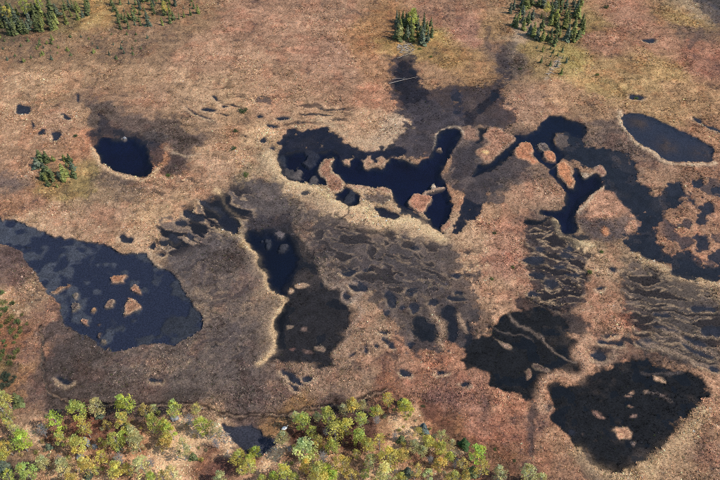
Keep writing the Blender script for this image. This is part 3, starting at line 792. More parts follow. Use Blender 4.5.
def noise_material(name, c0, c1, scale, rough=0.85, bump=0.4, stretch=(1, 1, 1)):
    m, nt, p = new_mat(name)
    tc = N(nt, 'ShaderNodeTexCoord')
    mp = N(nt, 'ShaderNodeMapping')
    mp.inputs['Scale'].default_value = stretch
    nt.links.new(tc.outputs['Object'], mp.inputs['Vector'])
    n = N(nt, 'ShaderNodeTexNoise')
    n.inputs['Scale'].default_value = scale
    n.inputs['Detail'].default_value = 6
    nt.links.new(mp.outputs[0], n.inputs['Vector'])
    cr = N(nt, 'ShaderNodeValToRGB')
    cr.color_ramp.elements[0].position = 0.35
    cr.color_ramp.elements[0].color = (*c0, 1)
    cr.color_ramp.elements[1].position = 0.65
    cr.color_ramp.elements[1].color = (*c1, 1)
    nt.links.new(n.outputs['Fac'], cr.inputs[0])
    nt.links.new(cr.outputs[0], p.inputs['Base Color'])
    p.inputs['Roughness'].default_value = rough
    b = N(nt, 'ShaderNodeBump')
    b.inputs['Strength'].default_value = bump
    b.inputs['Distance'].default_value = 0.05
    nt.links.new(n.outputs['Fac'], b.inputs['Height'])
    nt.links.new(b.outputs[0], p.inputs['Normal'])
    return m


M_ground = ground_material()
M_water = water_material()
M_sedge = attr_material('dead_sedge')
M_birch = leaf_material('birch_leaf', 0.5)
M_spruce = leaf_material('spruce_needles', 0.15)
M_bush = leaf_material('shrub_leaf', 0.25)
M_bark_w = noise_material('birch_bark', (0.10, 0.09, 0.08), (0.62, 0.60, 0.56), 9, 0.8, 0.2, (1, 1, 3))
M_bark_b = noise_material('spruce_bark', (0.05, 0.04, 0.035), (0.14, 0.11, 0.09), 12)
M_grey = noise_material('weathered_wood', (0.20, 0.19, 0.19), (0.42, 0.40, 0.39), 7, 0.9, 0.3, (1, 1, 0.3))
M_pale = noise_material('bleached_wood', (0.22, 0.18, 0.15), (0.46, 0.39, 0.32), 6, 0.9, 0.3)
M_rock = noise_material('lichen_rock', (0.13, 0.13, 0.14), (0.36, 0.35, 0.36), 2.6, 0.95, 0.8)
M_feather = noise_material('white_feather', (0.70, 0.69, 0.66), (0.84, 0.83, 0.80), 14, 0.8, 0.15)
M_beak = noise_material('beak_and_legs', (0.03, 0.03, 0.03), (0.10, 0.08, 0.03), 20)

# ------------------------------------------------------------------ ground and water
idg = np.arange(NY * NU).reshape(NY, NU)
F = np.stack([idg[:-1, :-1], idg[:-1, 1:], idg[1:, 1:], idg[1:, :-1]], -1).reshape(-1, 4)
ground = link('ground', mesh_from('ground', np.stack([X, Y, Z], 1), F, M_ground, Cg, True))
tag(ground, 'wide mire ground of tan, red and black sedge and moss', kind='structure')

STEP = 3
jj = np.arange(7, 7 + NCORE_Y - STEP, STEP)
ii = np.arange(len(u_out), len(u_out) + NX - STEP, STEP)
zmin = np.full((len(jj), len(ii)), 9.0)
for a in range(STEP + 1):
    for b in range(STEP + 1):
        zmin = np.minimum(zmin, ZG[np.ix_(jj + a, ii + b)])
wet = zmin < -0.01
comp = np.zeros(wet.shape, int)
comps = []
nb = [(-1, 0), (1, 0), (0, -1), (0, 1), (1, 1), (1, -1), (-1, 1), (-1, -1)]
for j0, i0 in zip(*np.nonzero(wet)):
    if comp[j0, i0]:
        continue
    k = len(comps) + 1
    comp[j0, i0] = k
    st = [(j0, i0)]
    cells = []
    while st:
        j, i = st.pop()
        cells.append((j, i))
        for dj, di in nb:
            a, b = j + dj, i + di
            if 0 <= a < wet.shape[0] and 0 <= b < wet.shape[1] and wet[a, b] and not comp[a, b]:
                comp[a, b] = k
                st.append((a, b))
    comps.append(cells)

POND_NAMES = [((120,155), 'pond', 'small round navy pond with a pale straw rim'),
 ((130,265), 'lake', 'large blue-grey lake with drowned shoals and brown islets'),
 ((670,150), 'pond', 'slug-shaped dark blue pond with a pale lower bank'),
 ((400,178), 'lake', 'navy central lake with ragged peninsulas'),
 ((572,205), 'pond', 'navy channel pool winding between orange islets'),
 ((255,240), 'pond', 'black pool behind a pale scalloped left bank'),
 ((630,400), 'pond', 'big black flooded flat with a few orange islets'),
 ((500,365), 'pond', 'black flooded flat with pale winding strings'),
 ((245,438), 'pond', 'small charcoal pond at the edge of the birch wood')]
anch = []
for (p, nm, lb) in POND_NAMES:
    wx, wy = at(*p)
    j = np.searchsorted(ys[jj], wy) - 1
    i = np.searchsorted(us[ii], wx / half_w(wy)) - 1
    anch.append((comp[j, i], nm, lb))
for k, cells in enumerate(comps):
    if len(cells) < 3:
        continue
    cj = np.array([c[0] for c in cells])
    ci = np.array([c[1] for c in cells])
    J0, I0 = jj[cj], ii[ci]
    quad = np.stack([idg[J0, I0], idg[J0, I0 + STEP], idg[J0 + STEP, I0 + STEP], idg[J0 + STEP, I0]], 1)
    uq, inv = np.unique(quad, return_inverse=True)
    V = np.stack([X[uq], Y[uq], np.zeros(len(uq))], 1)
    nm, lb = 'bog_pool', None
    for (c, n_, l_) in anch:
        if c == k + 1:
            nm, lb = n_, l_
            break
    o = link(nm, mesh_from(nm, V, inv.reshape(-1, 4), M_water))
    tag(o, lb, kind='structure')

# ------------------------------------------------------------------ sedge and moss tussocks (uncountable)
def tussocks(n):
    j = 7 + (rng.random(n) * (NCORE_Y - 1)).astype(int)
    i = len(u_out) + (rng.random(n) * (NX - 1)).astype(int)
    q = idg[j, i]
    z = Z[q]
    wetq = WET[q]
    keep = (z > 0.0) & (rng.random(n) > 0.75 * sstep(0.1, 0.8, wetq))
    q, j, i = q[keep], j[keep], i[keep]
    n = len(q)
    x = X[q] + (rng.random(n) - 0.5) * 0.25
    y = Y[q] + (rng.random(n) - 0.5) * 0.25
    z = Z[q]
    base = C[q]
    lum = base.mean(1)
    s = (0.11 + 0.15 * rng.random(n) ** 2) * (0.75 + 0.5 * sstep(-0.2, 0.8, fbm(x, y, 5, 3, 101)))
    bright = np.exp(rng.normal(0.05, 0.46, n))
    cv = base * bright[:, None] * (1 + rng.normal(0, 0.04, (n, 3)))
    pale = (rng.random(n) < 0.06)
    cv[pale] = cv[pale] * 0.5 + 0.5 * np.clip(lum[pale] * 2.1, 0, 0.62)[:, None] * np.array([1.14, 0.97, 0.76])
    green = rng.random(n) < 0.035
    cv[green] = cv[green] * 0.5 + np.array([0.05, 0.065, 0.015]) * (0.5 + lum[green] * 2)[:, None]
    cv = np.clip(cv, 0.006, 0.8)
    nb_ = 4
    Vs = np.empty((n, nb_ * 3, 3), np.float32)
    a0 = rng.random(n) * 6.283
    for k in range(nb_):
        a = a0 + k * 6.283 / nb_ + rng.normal(0, 0.35, n)
        L = s * (0.7 + 0.7 * rng.random(n))
        el = 0.45 + 0.55 * rng.random(n)
        dx, dy = np.cos(a), np.sin(a)
        wd = s * 0.42
        bx, by = x + dx * s * 0.12, y + dy * s * 0.12
        Vs[:, k * 3 + 0] = np.stack([bx - dy * wd, by + dx * wd, z - 0.03], 1)
        Vs[:, k * 3 + 1] = np.stack([bx + dy * wd, by - dx * wd, z - 0.03], 1)
        Vs[:, k * 3 + 2] = np.stack([bx + dx * L * np.cos(el), by + dy * L * np.cos(el), z + L * np.sin(el)], 1)
    Fs = np.arange(n * nb_ * 3, dtype=np.int32).reshape(-1, 3)
    cols = np.repeat(cv, nb_ * 3, 0)
    o = link('sedge_tussocks', mesh_from('sedge_tussocks', Vs.reshape(-1, 3), Fs, M_sedge, cols))
    tag(o, 'countless tufts of dead sedge and moss covering the mire', 'sedge', kind='stuff')


tussocks(400000)
# ------------------------------------------------------------------ trees, shrubs and single things
def tube(pts, rad, sides=5):
    """tapered tube through pts"""
    pts = [Vector(p) for p in pts]
    V, F = [], []
    for k, p in enumerate(pts):
        d = (pts[min(k + 1, len(pts) - 1)] - pts[max(k - 1, 0)]).normalized()
        a = d.orthogonal().normalized()
        b = d.cross(a)
        for s in range(sides):
            t = 2 * math.pi * s / sides
            V.append(p + (a * math.cos(t) + b * math.sin(t)) * rad[k])
    for k in range(len(pts) - 1):
        for s in range(sides):
            s2 = (s + 1) % sides
            F.append((k * sides + s, k * sides + s2, (k + 1) * sides + s2, (k + 1) * sides + s))
    return V, F


class Soup:
    def __init__(self):
        self.V, self.F, self.C = [], [], []

    def add(self, V, F, c=(1, 1, 1)):
        o = len(self.V)
        self.V += [tuple(v) for v in V]
        self.F += [tuple(i + o for i in f) for f in F]
        self.C += [tuple(c)] * len(V)

    def mesh(self, name, mat, smooth=False):
        return mesh_from(name, self.V, self.F, mat, self.C, smooth)


def leaf_quad(S, p, n, size, c, rr):
    n = n.normalized()
    a = n.orthogonal().normalized()
    b = n.cross(a)
    t = rr.random() * 6.28
    a, b = a * math.cos(t) + b * math.sin(t), b * math.cos(t) - a * math.sin(t)
    w = size * (0.7 + 0.5 * rr.random())
    S.add([p - a * w, p - b * w * 0.62 + n * w * 0.15, p + a * w, p + b * w * 0.62 - n * w * 0.1], [(0, 1, 2, 3)], c)


def rand_dir(rr):
    z = rr.uniform(-1, 1)
    t = rr.uniform(0, 6.283)
    s = math.sqrt(1 - z * z)
    return Vector((s * math.cos(t), s * math.sin(t), z))


def birch_meshes(seed, loose):
    """unit birch: crown about 1 in radius, 4.4 tall"""
    rr = random.Random(seed)
    T, L = Soup(), Soup()
    Ht = 4.4
    lean = Vector((rr.uniform(-.25, .25), rr.uniform(-.25, .25), 0))
    bend = [Vector((0, 0, -0.15)), lean * 0.3 + Vector((0, 0, 1.4)), lean * 0.7 + Vector((0, 0, 2.8)), lean + Vector((0, 0, Ht * 0.97))]
    T.add(*tube(bend, [0.06, 0.045, 0.03, 0.008], 6))
    nc = rr.randint(15, 20)
    for k in range(nc):
        h = 1.45 + (Ht - 1.5) * (k + rr.random()) / nc
        f = (h - 1.2) / (Ht - 1.2)
        prof = math.sin(min(1.0, max(0.08, f * 0.92 + 0.14)) * math.pi) ** 0.7
        r = prof * (0.40 + 0.5 * rr.random()) if f < 0.9 else 0.12
        t = k * 2.4 + rr.uniform(-.6, .6)
        c = lean * (h / Ht) + Vector((math.cos(t) * r, math.sin(t) * r, h))
        root = lean * (h / Ht) * 0.8 + Vector((0, 0, h - 0.5 - 0.4 * r))
        mid = root.lerp(c, 0.5) + Vector((0, 0, 0.10))
        T.add(*tube([root, mid, c], [0.02, 0.013, 0.005], 4))
        br = rr.uniform(0.62, 1.3)
        hue = rr.uniform(-0.12, 0.14)
        cs = rr.uniform(0.30, 0.52) * (0.7 + 0.4 * prof)
        for _ in range(int((52 if not loose else 30) * (0.6 + 0.7 * rr.random()))):
            d = rand_dir(rr) * (rr.random() ** 0.5) * cs
            d.z *= 0.75
            v = br * rr.uniform(0.72, 1.28)
            leaf_quad(L, c + d, (rand_dir(rr) + Vector((0, 0, 0.5))), 0.105, (v * (1 + hue), v, v * (1 - hue)), rr)
    return T.mesh('birch_trunk', M_bark_w, True), L.mesh('birch_crown', M_birch)


def spruce_meshes(seed, slim):
    """unit spruce: 1 tall, spire of drooping boughs"""
    rr = random.Random(seed)
    T, L = Soup(), Soup()
    T.add(*tube([(0, 0, -0.04), (0.004, 0, 0.45), (0, 0, 0.985)], [0.017, 0.012, 0.002], 6))
    lev = 20
    for k in range(lev):
        h = 0.07 + 0.90 * (k / (lev - 1)) ** 0.92
        R_ = slim * (1.02 - h) ** 0.8 * rr.uniform(0.78, 1.15)
        nbr = 8 if h < 0.7 else 6
        for b in range(nbr):
            t = k * 1.1 + b * 6.283 / nbr + rr.uniform(-.25, .25)
            r = R_ * rr.choice((0.35, 0.6, 0.8, 1.0, 1.2, 1.6)) * rr.uniform(.85, 1.15) + 0.006
            d = Vector((math.cos(t), math.sin(t), 0))
            s = Vector((-d.y, d.x, 0))
            p0 = Vector((0, 0, h + 0.012))
            p1 = p0 + d * r * 0.55 + Vector((0, 0, -0.10 * r - 0.004))
            p2 = p0 + d * r + Vector((0, 0, -0.42 * r - 0.006))
            w = r * 0.36 + 0.004
            v = rr.uniform(0.5, 1.5)
            c = (v * rr.uniform(.9, 1.1), v, v * rr.uniform(.85, 1.1))
            dz = Vector((0, 0, -0.25 * w - 0.012))
            L.add([p0, p1 + s * w + dz, p2, p1 - s * w + dz, p1], [(0, 1, 4, 4), (1, 2, 4, 4), (2, 3, 4, 4), (3, 0, 4, 4)][:0] or [], c)
            o = len(L.V) - 5
            L.F += [(o, o + 1, o + 2, o + 4), (o, o + 4, o + 2, o + 3)]
            for e in (0.45, 0.8):
                q = p0.lerp(p2, e) + Vector((0, 0, -0.01)) + s * rr.uniform(-w, w) * 0.7
                leaf_quad(L, q, rand_dir(rr) + Vector((0, 0, .3)), 0.022 + 0.05 * r, (c[0] * .85, c[1] * .85, c[2] * .85), rr)
    return T.mesh('spruce_trunk', M_bark_b, True), L.mesh('spruce_crown', M_spruce)


def bush_meshes(seed):
    """unit shrub: dome about 1 in radius, 1.2 tall"""
    rr = random.Random(seed)
    T, L = Soup(), Soup()
    for k in range(9):
        t = k * 2.4 + rr.uniform(-.4, .4)
        r = rr.uniform(0.2, 0.75)
        c = Vector((math.cos(t) * r, math.sin(t) * r, rr.uniform(0.45, 1.05) * (1.15 - 0.5 * r)))
        T.add(*tube([(0.05 * math.cos(t), 0.05 * math.sin(t), -0.08), c * 0.5 + Vector((0, 0, 0.08)), c], [0.04, 0.025, 0.008], 4))
        br = rr.uniform(0.6, 1.35)
        for _ in range(34):
            d = rand_dir(rr) * (rr.random() ** 0.5) * 0.42
            p = c + d
            p.z = max(p.z, 0.06)
            v = br * rr.uniform(0.7, 1.3)
            leaf_quad(L, p, rand_dir(rr) + Vector((0, 0, .5)), 0.11, (v * rr.uniform(.9, 1.15), v, v * .95), rr)
    return T.mesh('shrub_stem', M_bark_b, True), L.mesh('shrub_foliage', M_bush)


def bare_meshes(seed):
    """unit leafless tree: crown about 1 in radius, 4 tall, a haze of grey twigs"""
    rr = random.Random(seed)
    T, L = Soup(), Soup()
    T.add(*tube([(0, 0, -0.15), (0.05, 0.02, 1.6), (0.0, 0.06, 3.7)], [0.085, 0.06, 0.012], 6))
    for k in range(26):
        h = 1.0 + 2.6 * k / 26
        t = k * 2.4
        r = 0.95 * math.sin((0.16 + 0.8 * (h - 1.0) / 2.7) * math.pi) ** 0.7 * rr.uniform(.7, 1.1)
        p0 = Vector((0.03, 0.03, h))
        p2 = p0 + Vector((math.cos(t) * r, math.sin(t) * r, 0.55 * r + 0.1))
        L.add(*tube([p0, p0.lerp(p2, .5) + Vector((0, 0, -.04)), p2], [0.035, 0.022, 0.007], 4))
        for _ in range(13):
            q = p0.lerp(p2, rr.uniform(.3, 1))
            d = rand_dir(rr) * rr.uniform(.2, .42) + Vector((0, 0, .12))
            L.add(*tube([q, q + d * .5 + rand_dir(rr) * .03, q + d], [0.016, 0.012, 0.006], 3))
    return T.mesh('bare_trunk', M_grey, True), L.mesh('bare_branches', M_grey)


BIRCH = [birch_meshes(100 + k, k % 3 == 2) for k in range(9)]
SPRUCE = [spruce_meshes(200 + k, 0.11 + 0.018 * (k % 4)) for k in range(8)]
BUSH = [bush_meshes(300 + k) for k in range(5)]
BARE = [bare_meshes(400 + k) for k in range(4)]

ONES = ['', 'first', 'second', 'third', 'fourth', 'fifth', 'sixth', 'seventh', 'eighth', 'ninth', 'tenth', 'eleventh', 'twelfth', 'thirteenth', 'fourteenth',
        'fifteenth', 'sixteenth', 'seventeenth', 'eighteenth', 'nineteenth']
TENS = {2: ('twentieth', 'twenty'), 3: ('thirtieth', 'thirty'), 4: ('fortieth', 'forty'), 5: ('fiftieth', 'fifty'), 6: ('sixtieth', 'sixty'), 7: ('seventieth', 'seventy')}


def ordinal(k):
    if k < 20:
        return ONES[k]
    a, b = divmod(k, 10)
    return TENS[a][0] if b == 0 else TENS[a][1] + '-' + ONES[b]


def plant(name, pair, part_names, x, y, sc, color, rr, tilt=3):
    e = bpy.data.objects.new(name, None)
    col.objects.link(e)
    e.location = (x, y, float(ground_z(x, y)))
    e.rotation_euler = (R(rr.uniform(-tilt, tilt)), R(rr.uniform(-tilt, tilt)), rr.uniform(0, 6.283))
    e.scale = sc
    e.empty_display_size = 0.2
    a = link(part_names[0], pair[0], e)
    b = link(part_names[1], pair[1], e)
    b.color = (*color, 1)
    return e


MPP = lambda py: float((at(361, py)[0] - at(360, py)[0]))     # metres per survey pixel

# ---- birches of the wood along the near edge: (crown centre x, y, crown radius in survey pixels, leaf tint)
Yg, Yo, Pg, Br = (0.56, 0.58, 0.16), (0.64, 0.56, 0.17), (0.62, 0.60, 0.29), (0.58, 0.66, 0.13)
BIRCHES = [(4,398,7,Yo),(5,411,7,Yg),(9,424,4,Yo),(56,425,8,Br),(15,431,5,Pg),(19,440,8,Br),(7,447,6,Yo),(60,440,5.5,Yg),(80,441,8,Yo),(78,407,8,Yg),(85,428,6.5,Yo),(42,461,6,Pg),(25,471,9,Yg),(61,467,7,Pg),(1,456,5,Yo),
 (97,407,7,Pg),(125,405,8,Br),(120,421,7,Yo),(145,410,6,Yo),(154,408,3.5,Pg),(153,424,7,Yg),(165,427,6,Yg),(117,440,8,Yg),(125,438,6,Br),(136,442,8,Pg),(103,443,4,Yg),(107,425,4,Yo),(133,432,5,Pg),(165,442,6,Yo),(103,458,5.5,Yg),(114,470,7,Yo),(142,465,9,Pg),(129,470,5,Yo),(86,465,7,Yo),(97,470,4.5,Yo),(150,478,5,Yg),(163,477,5,Yo),
 (171,409,6,Yg),(195,408,5.5,Yo),(203,425,7.5,Yg),(215,429,6,Pg),(171,432,6,Br),(164,438,5.5,Yo),(181,449,8,Pg),(239,456,7,Yo),(249,461,5,Br),(173,478,8,Pg),(220,479,6,Pg),(73,478,6,Yo),(8,478,6,Yg),
 (255,450,5,Br),(251,467,6.5,Yg),(242,470,5,Yo),(282,437,6,Pg),(295,417,4,Pg),(303,421,7.5,Yg),(313,432,5,Yg),(317,441,5,Yo),(318,417,4,Pg),(328,416,7,Yg),(301,447,10,Pg),(312,456,6,Yg),(285,471,8,Yg),(274,478,5,Br),(303,467,6,Yo),(315,475,9,Yg),
 (335,430,9,Yg),(353,405,6,Yo),(345,408,5,Pg),(364,406,4,Pg),(360,417,6.5,Yg),(373,411,4,Yg),(379,411,4.5,Yg),(346,425,7,Yo),(333,446,6.5,Yg),(360,435,7,Yg),(389,400,6,Yo),(406,407,7,Br),(368,445,6,Yo),(380,443,6.5,Yo),(326,469,6,Br),(333,476,6,Br),(345,465,7.5,Yo),(357,454,4.5,Yg),(370,461,6,Pg),(383,476,10,Pg),(392,458,9.5,Yg),(404,456,6,Yo),
 (418,431,4.5,Yo),(414,446,5,Pg),(423,453,5,Pg),(426,441,5.5,Yo),(441,436,5.5,Pg),(442,449,6,Yo),(440,462,6.5,Yo),(452,445,4.5,Pg),(449,459,5,Yg),(453,477,6,Yo),(463,462,6,Yo),(478,455,8,Br),(481,470,7,Yo),(466,477,5,Yo),(433,442,4,Yo),(531,474,8,Pg),(541,479,6,Pg),(500,475,6,Pg),(352,476,6,Yo),(364,474,5,Yg),(415,472,6,Yo),(428,476,5,Pg),(401,478,5,Yg),(262,479,5,Yo),(295,479,5,Yg)]
ZONES = [(0, 110, 'far left of the wood'), (110, 232, 'left of the charcoal pond'), (232, 340, 'right of the charcoal pond'), (340, 410, 'middle of the wood'), (410, 560, 'right end of the wood')]
ROWS = [(0, 414, 'back row'), (414, 434, 'second row'), (434, 454, 'third row'), (454, 999, 'front row')]
TN = {Yg: 'yellow-green', Yo: 'golden', Pg: 'pale green', Br: 'bright green'}
seen = {}
rr = random.Random(77)
for k, (px, py, r, tint) in enumerate(sorted(BIRCHES)):
    zc = 0.62
    m = MPP(py)
    rm = r * m * 1.15
    hh = rr.uniform(0.85, 1.1)
    x, y = at(px, py, 4.4 * rm * hh * zc)
    v = rr.uniform(0.9, 1.2)
    c = [max(0.01, t * v * rr.uniform(0.92, 1.08)) for t in tint]
    e = plant('birch_tree', BIRCH[rr.randrange(9)], ('trunk', 'crown'), float(x), float(y), (rm, rm, rm * hh), c, rr, 4)
    zn = next(z[2] for z in ZONES if z[0] <= px < z[1])
    rw = next(z[2] for z in ROWS if z[0] <= py < z[1])
    key = (zn, rw, tint)
    seen.setdefault(key, []).append(e)
for (zn, rw, tint), L_ in seen.items():
    for q, e in enumerate(L_):
        which = 'only' if len(L_) == 1 else ordinal(q + 1)
        tag(e, ('%s %s birch in the %s, %s' if len(L_) == 1 else '%s %s birch from the left, %s, %s') % (which, TN[tint], rw, zn), 'birch', 'birches of the near wood')

# ---- single birches among the far spruces
for (px, py, r, tint, lab) in [(414,16,5,Yg,'round yellow birch among the spruces above the dark channel'),(400,32,3.4,Pg,'small pale birch at the foot of the spruces above the dark channel'),
        (548,8,3.4,Yo,'upper yellow birch in the spruce clump at the top edge'),(557,15,3,Yg,'lower yellow birch in the spruce clump at the top edge'),
        (25,6,5,Yg,'yellow birch behind the spruces of the top left corner, middle of three'),(40,4,4,Br,'bright birch behind the spruces of the top left corner, right of three'),(7,13,4,Yo,'golden birch behind the spruces of the top left corner, left of three'),(163,7,3.2,Yo,'lone golden birch at the top edge above the scattered small spruces')]:
    m = MPP(py)
    rm = r * m * 1.1
    x, y = at(px, py, 2.7 * rm)
    tag(plant('birch_tree', BIRCH[rr.randrange(9)], ('trunk', 'crown'), float(x), float(y), (rm, rm, rm), [t * 1.05 for t in tint], rr, 3), lab, 'birch', 'single birches by the far spruces')


def inside(px, py, P):
    ok = False
    n = len(P)
    for k in range(n):
        (x1, y1), (x2, y2) = P[k], P[(k + 1) % n]
        if (y1 > py) != (y2 > py) and px < (x2 - x1) * (py - y1) / (y2 - y1) + x1:
            ok = not ok
    return ok


def scatter(P, n, dmin, rr):
    xs = [p[0] for p in P]
    yy = [p[1] for p in P]
    out = []
    tries = 0
    while len(out) < n and tries < 20000:
        tries += 1
        a, b = rr.uniform(min(xs), max(xs)), rr.uniform(min(yy), max(yy))
        if inside(a, b, P) and all((a - c) ** 2 + ((b - d) * 1.4) ** 2 > dmin ** 2 for c, d in out):
            out.append((a, b))
    return sorted(out)


DKG, BLG, MDG = (0.15, 0.17, 0.07), (0.125, 0.15, 0.10), (0.23, 0.24, 0.075)
CLUMPS = [
 ([(387,30),(394,22),(410,20),(430,24),(435,36),(424,46),(410,44),(398,42)], 34, 3.2, (4.6,7.0), 'slender spruce', 'in the clump above the dark channel', 'spruces above the dark channel'),
 ([(508,14),(520,2),(580,2),(584,30),(576,46),(560,50),(540,42),(520,34),(508,24)], 62, 3.6, (4.0,6.6), 'spruce', 'in the big clump at the top edge', 'spruces of the big clump at the top edge'),
 ([(534,48),(560,50),(572,60),(566,78),(556,74),(540,66)], 16, 4.5, (1.6,3.4), 'small spruce', 'in the tail below the big top clump', 'small spruces below the top clump'),
 ([(-4,24),(10,14),(36,12),(62,16),(64,28),(46,34),(26,36),(-4,40)], 44, 3.6, (4.6,7.6), 'dark spruce', 'in the dense stand of the top left corner', 'spruces of the top left corner'),
 ([(62,8),(92,4),(90,18),(66,26)], 14, 4.0, (3.4,5.6), 'spruce', 'at the right end of the top left stand', 'spruces right of the top left stand'),
 ([(108,4),(204,-2),(200,16),(150,30),(118,32)], 52, 5.2, (2.6,4.8), 'short spruce', 'in the open top edge wood', 'short spruces along the top edge'),
 ([(0,42),(60,36),(150,34),(140,62),(90,58),(30,66),(0,60)], 40, 7, (1.2,2.6), 'dwarf spruce', 'scattered below the top left wood', 'dwarf spruces below the top left wood'),
 ([(38,46),(52,44),(54,58),(40,58)], 7, 3.0, (1.8,2.8), 'small dark spruce', 'in the little knot under the corner stand', 'knot of small spruces'),
 ([(34,168),(42,160),(70,160),(78,176),(66,190),(48,188)], 22, 4.5, (2.6,4.6), 'bushy dark spruce', 'in the group left of the round pond', 'spruces left of the round pond'),
]
for (P, n, dmin, hr, kind, where, grp) in CLUMPS:
    for q, (px, py) in enumerate(scatter(P, n, dmin, rr)):
        x, y = at(px, py)
        h = (hr[0] + (hr[1] - hr[0]) * rr.random() ** 1.2) * 0.74 * rr.choice((0.6, 0.85, 1, 1, 1.1))
        w = h * rr.uniform(1.05, 1.5) * (1.5 if 'round pond' in where or 'dwarf' in kind else 1.0)
        c = rr.choice((DKG, BLG, DKG, MDG))
        v = rr.uniform(0.8, 1.3)
        e = plant('spruce_tree', SPRUCE[rr.randrange(8)], ('trunk', 'crown'), float(x), float(y), (w, w, h), [t * v for t in c], rr, 3)
        tag(e, '%s %s from the left %s' % (ordinal(q + 1), kind, where), 'spruce', grp)
# single spruces in and by the near wood
for (px, py, h, c, lab) in [(20,404,3.4,DKG,'dark green spruce beside the leftmost golden birch'),(7,470,3.2,BLG,'dark spruce in the bottom left corner'),(101,419,2.0,BLG,'small dark spruce under a pale birch by the track'),(128,430,2.8,DKG,'dark spruce tucked behind a golden birch left of the middle'),
        (401,406,2.6,DKG,'small dark spruce between two birches at the top of the wood'),(401,442,2.4,DKG,'small dark spruce beside the pale straw patch'),(407,476,3.2,BLG,'dark spruce at the bottom edge, right of the middle'),(471,476,3.6,DKG,'dark spruce between two bright birches at the right end'),
        (463,447,3.0,(0.05,0.10,0.03),'bright green lone spruce on the red moss'),(423,431,2.8,(0.12,0.15,0.15),'blue-grey lone spruce at the wood edge'),(50,449,1.9,BLG,'small dark spruce by the bare grey tree at left'),(194,459,2.2,DKG,'dark little spruce on the pale straw patch'),(90,478,2.2,BLG,'dark little spruce cut by the bottom edge at left'),(119,450,2.0,DKG,'dark little spruce under the bright birch pair at left'),(480,449,1.2,DKG,'dwarf spruce on the red moss above the bright birch')]:
    x, y = at(px, py)
    tag(plant('spruce_tree', SPRUCE[3 + rr.randrange(2) * 4], ('trunk', 'crown'), float(x), float(y), (h * 1.7, h * 1.7, h), c, rr, 3), lab, 'spruce')

# ---- leafless grey trees
for (px, py, r, lab) in [(43,432,6,'dark grey bare tree left of a bright birch'),(120,461,6,'silver-grey bare tree at lower left between golden birches'),(152,463,4.5,'silver-grey bare tree on the edge of the straw patch'),(190,421,6,'grey bare tree behind the round pale birch near the track'),(217,444,5,'grey bare shrub-like tree by the pond bank'),
        (324,459,6,'silver-grey bare tree right of the small pond'),(325,433,4,'thin grey bare tree between two birches, middle of the wood'),(361,423,4,'pale grey bare tree under the central birches'),(376,420,4.4,'grey bare tree beside the two small birches at the top'),(394,436,4,'slim grey bare tree beside the straw patch'),(430,460,4.5,'grey bare tree by the long fallen trunk'),(455,466,4,'grey bare tree in front of the right hand birches'),(60,459,4,'low grey bare tree at lower left'),(457,478,4,'grey bare tree at the bottom edge, right end'),(290,449,3.6,'dull grey bare tree hidden at the pond side')]:
    m = MPP(py)
    rm = r * m
    x, y = at(px, py, 2.3 * rm)
    tag(plant('bare_tree', BARE[rr.randrange(4)], ('trunk', 'branches'), float(x), float(y), (rm, rm, rm), (1, 1, 1), rr, 5), lab, 'bare tree', 'leafless grey trees of the near wood')

# ---- low green shrubs
SHR = [(P_, (0.13, 0.16, 0.055), 'low green shrub', 'on the red slope at the left edge') for P_ in scatter([(-2,294),(8,292),(26,316),(32,332),(24,350),(16,372),(-2,376)], 34, 4.4, rr)]
SHR += [(P_, (0.06, 0.085, 0.055), 'dark shrub', 'in the thicket at the left edge') for P_ in scatter([(-2,376),(14,374),(24,380),(18,390),(-2,392)], 9, 4.0, rr)]
SINGLE = [(76,137,3,'tuft of green shrub above left of the round pond'),(168,176,3,'pale green shrub right of the round pond'),(601,253,3,'bright green shrub below the channel pool'),(589,273,3.4,'dull green shrub under the bright green one'),(243,112,5,'dark green shrub patch on the tan heath'),(234,150,3.4,'green shrub left of the black bay'),(246,176,3.6,'pale green shrub at the corner of the grey marsh'),
          (494,234,2.6,'green shrub on the pink moss between the marshes'),(513,268,2.4,'yellow-green shrub on the pink moss, right one'),(492,280,2.4,'yellow-green shrub on the pink moss, lower one'),(423,407,2.4,'small green shrub on red moss by the wood'),(514,462,2.4,'small green shrub on ochre moss at the bottom'),(636,99,3,'dark shrub beside a tiny pool on yellow heath'),(606,8,3.4,'green shrub right of the top clump'),(597,76,2.6,'green shrub on yellow heath below the top clump'),
          (236,132,3,'olive shrub on tan heath left of the black bay'),(520,70,2.2,'tiny shrub left of the spruce tail'),(431,58,2.2,'yellowish shrub right of the dark channel'),(420,50,2.4,'yellowish shrub at the foot of the channel clump'),(495,450,2,'tiny yellow-green shrub on the red moss')]
for q, ((px, py), c, kind, where) in enumerate(sorted(SHR, key=lambda s: (s[3], s[0]))):
    r = rr.uniform(2.4, 4.6) * MPP(py)
    x, y = at(px, py)
    v = rr.uniform(.7, 1.4)
    e = plant('shrub', BUSH[rr.randrange(5)], ('stem', 'foliage'), float(x), float(y), (r, r, r * rr.uniform(.7, 1.1)), [c[0] * v * rr.uniform(.8, 1.4), c[1] * v, c[2] * v], rr, 4)
    n_ = [s for s in sorted(SHR, key=lambda s: (s[3], s[0])) if s[3] == where].index(((px, py), c, kind, where)) + 1
    tag(e, '%s %s from the left %s' % (ordinal(n_), kind, where), 'shrub', 'low shrubs at the left edge')
for (px, py, r, lab) in SINGLE:
    m = MPP(py)
    x, y = at(px, py)
    g = (0.09, 0.13, 0.03) if ('bright' in lab or 'yellow' in lab or 'pale' in lab) else (0.055, 0.08, 0.03)
    tag(plant('shrub', BUSH[rr.randrange(5)], ('stem', 'foliage'), float(x), float(y), (r * m, r * m, r * m * 0.6), g, rr, 4), lab, 'shrub')

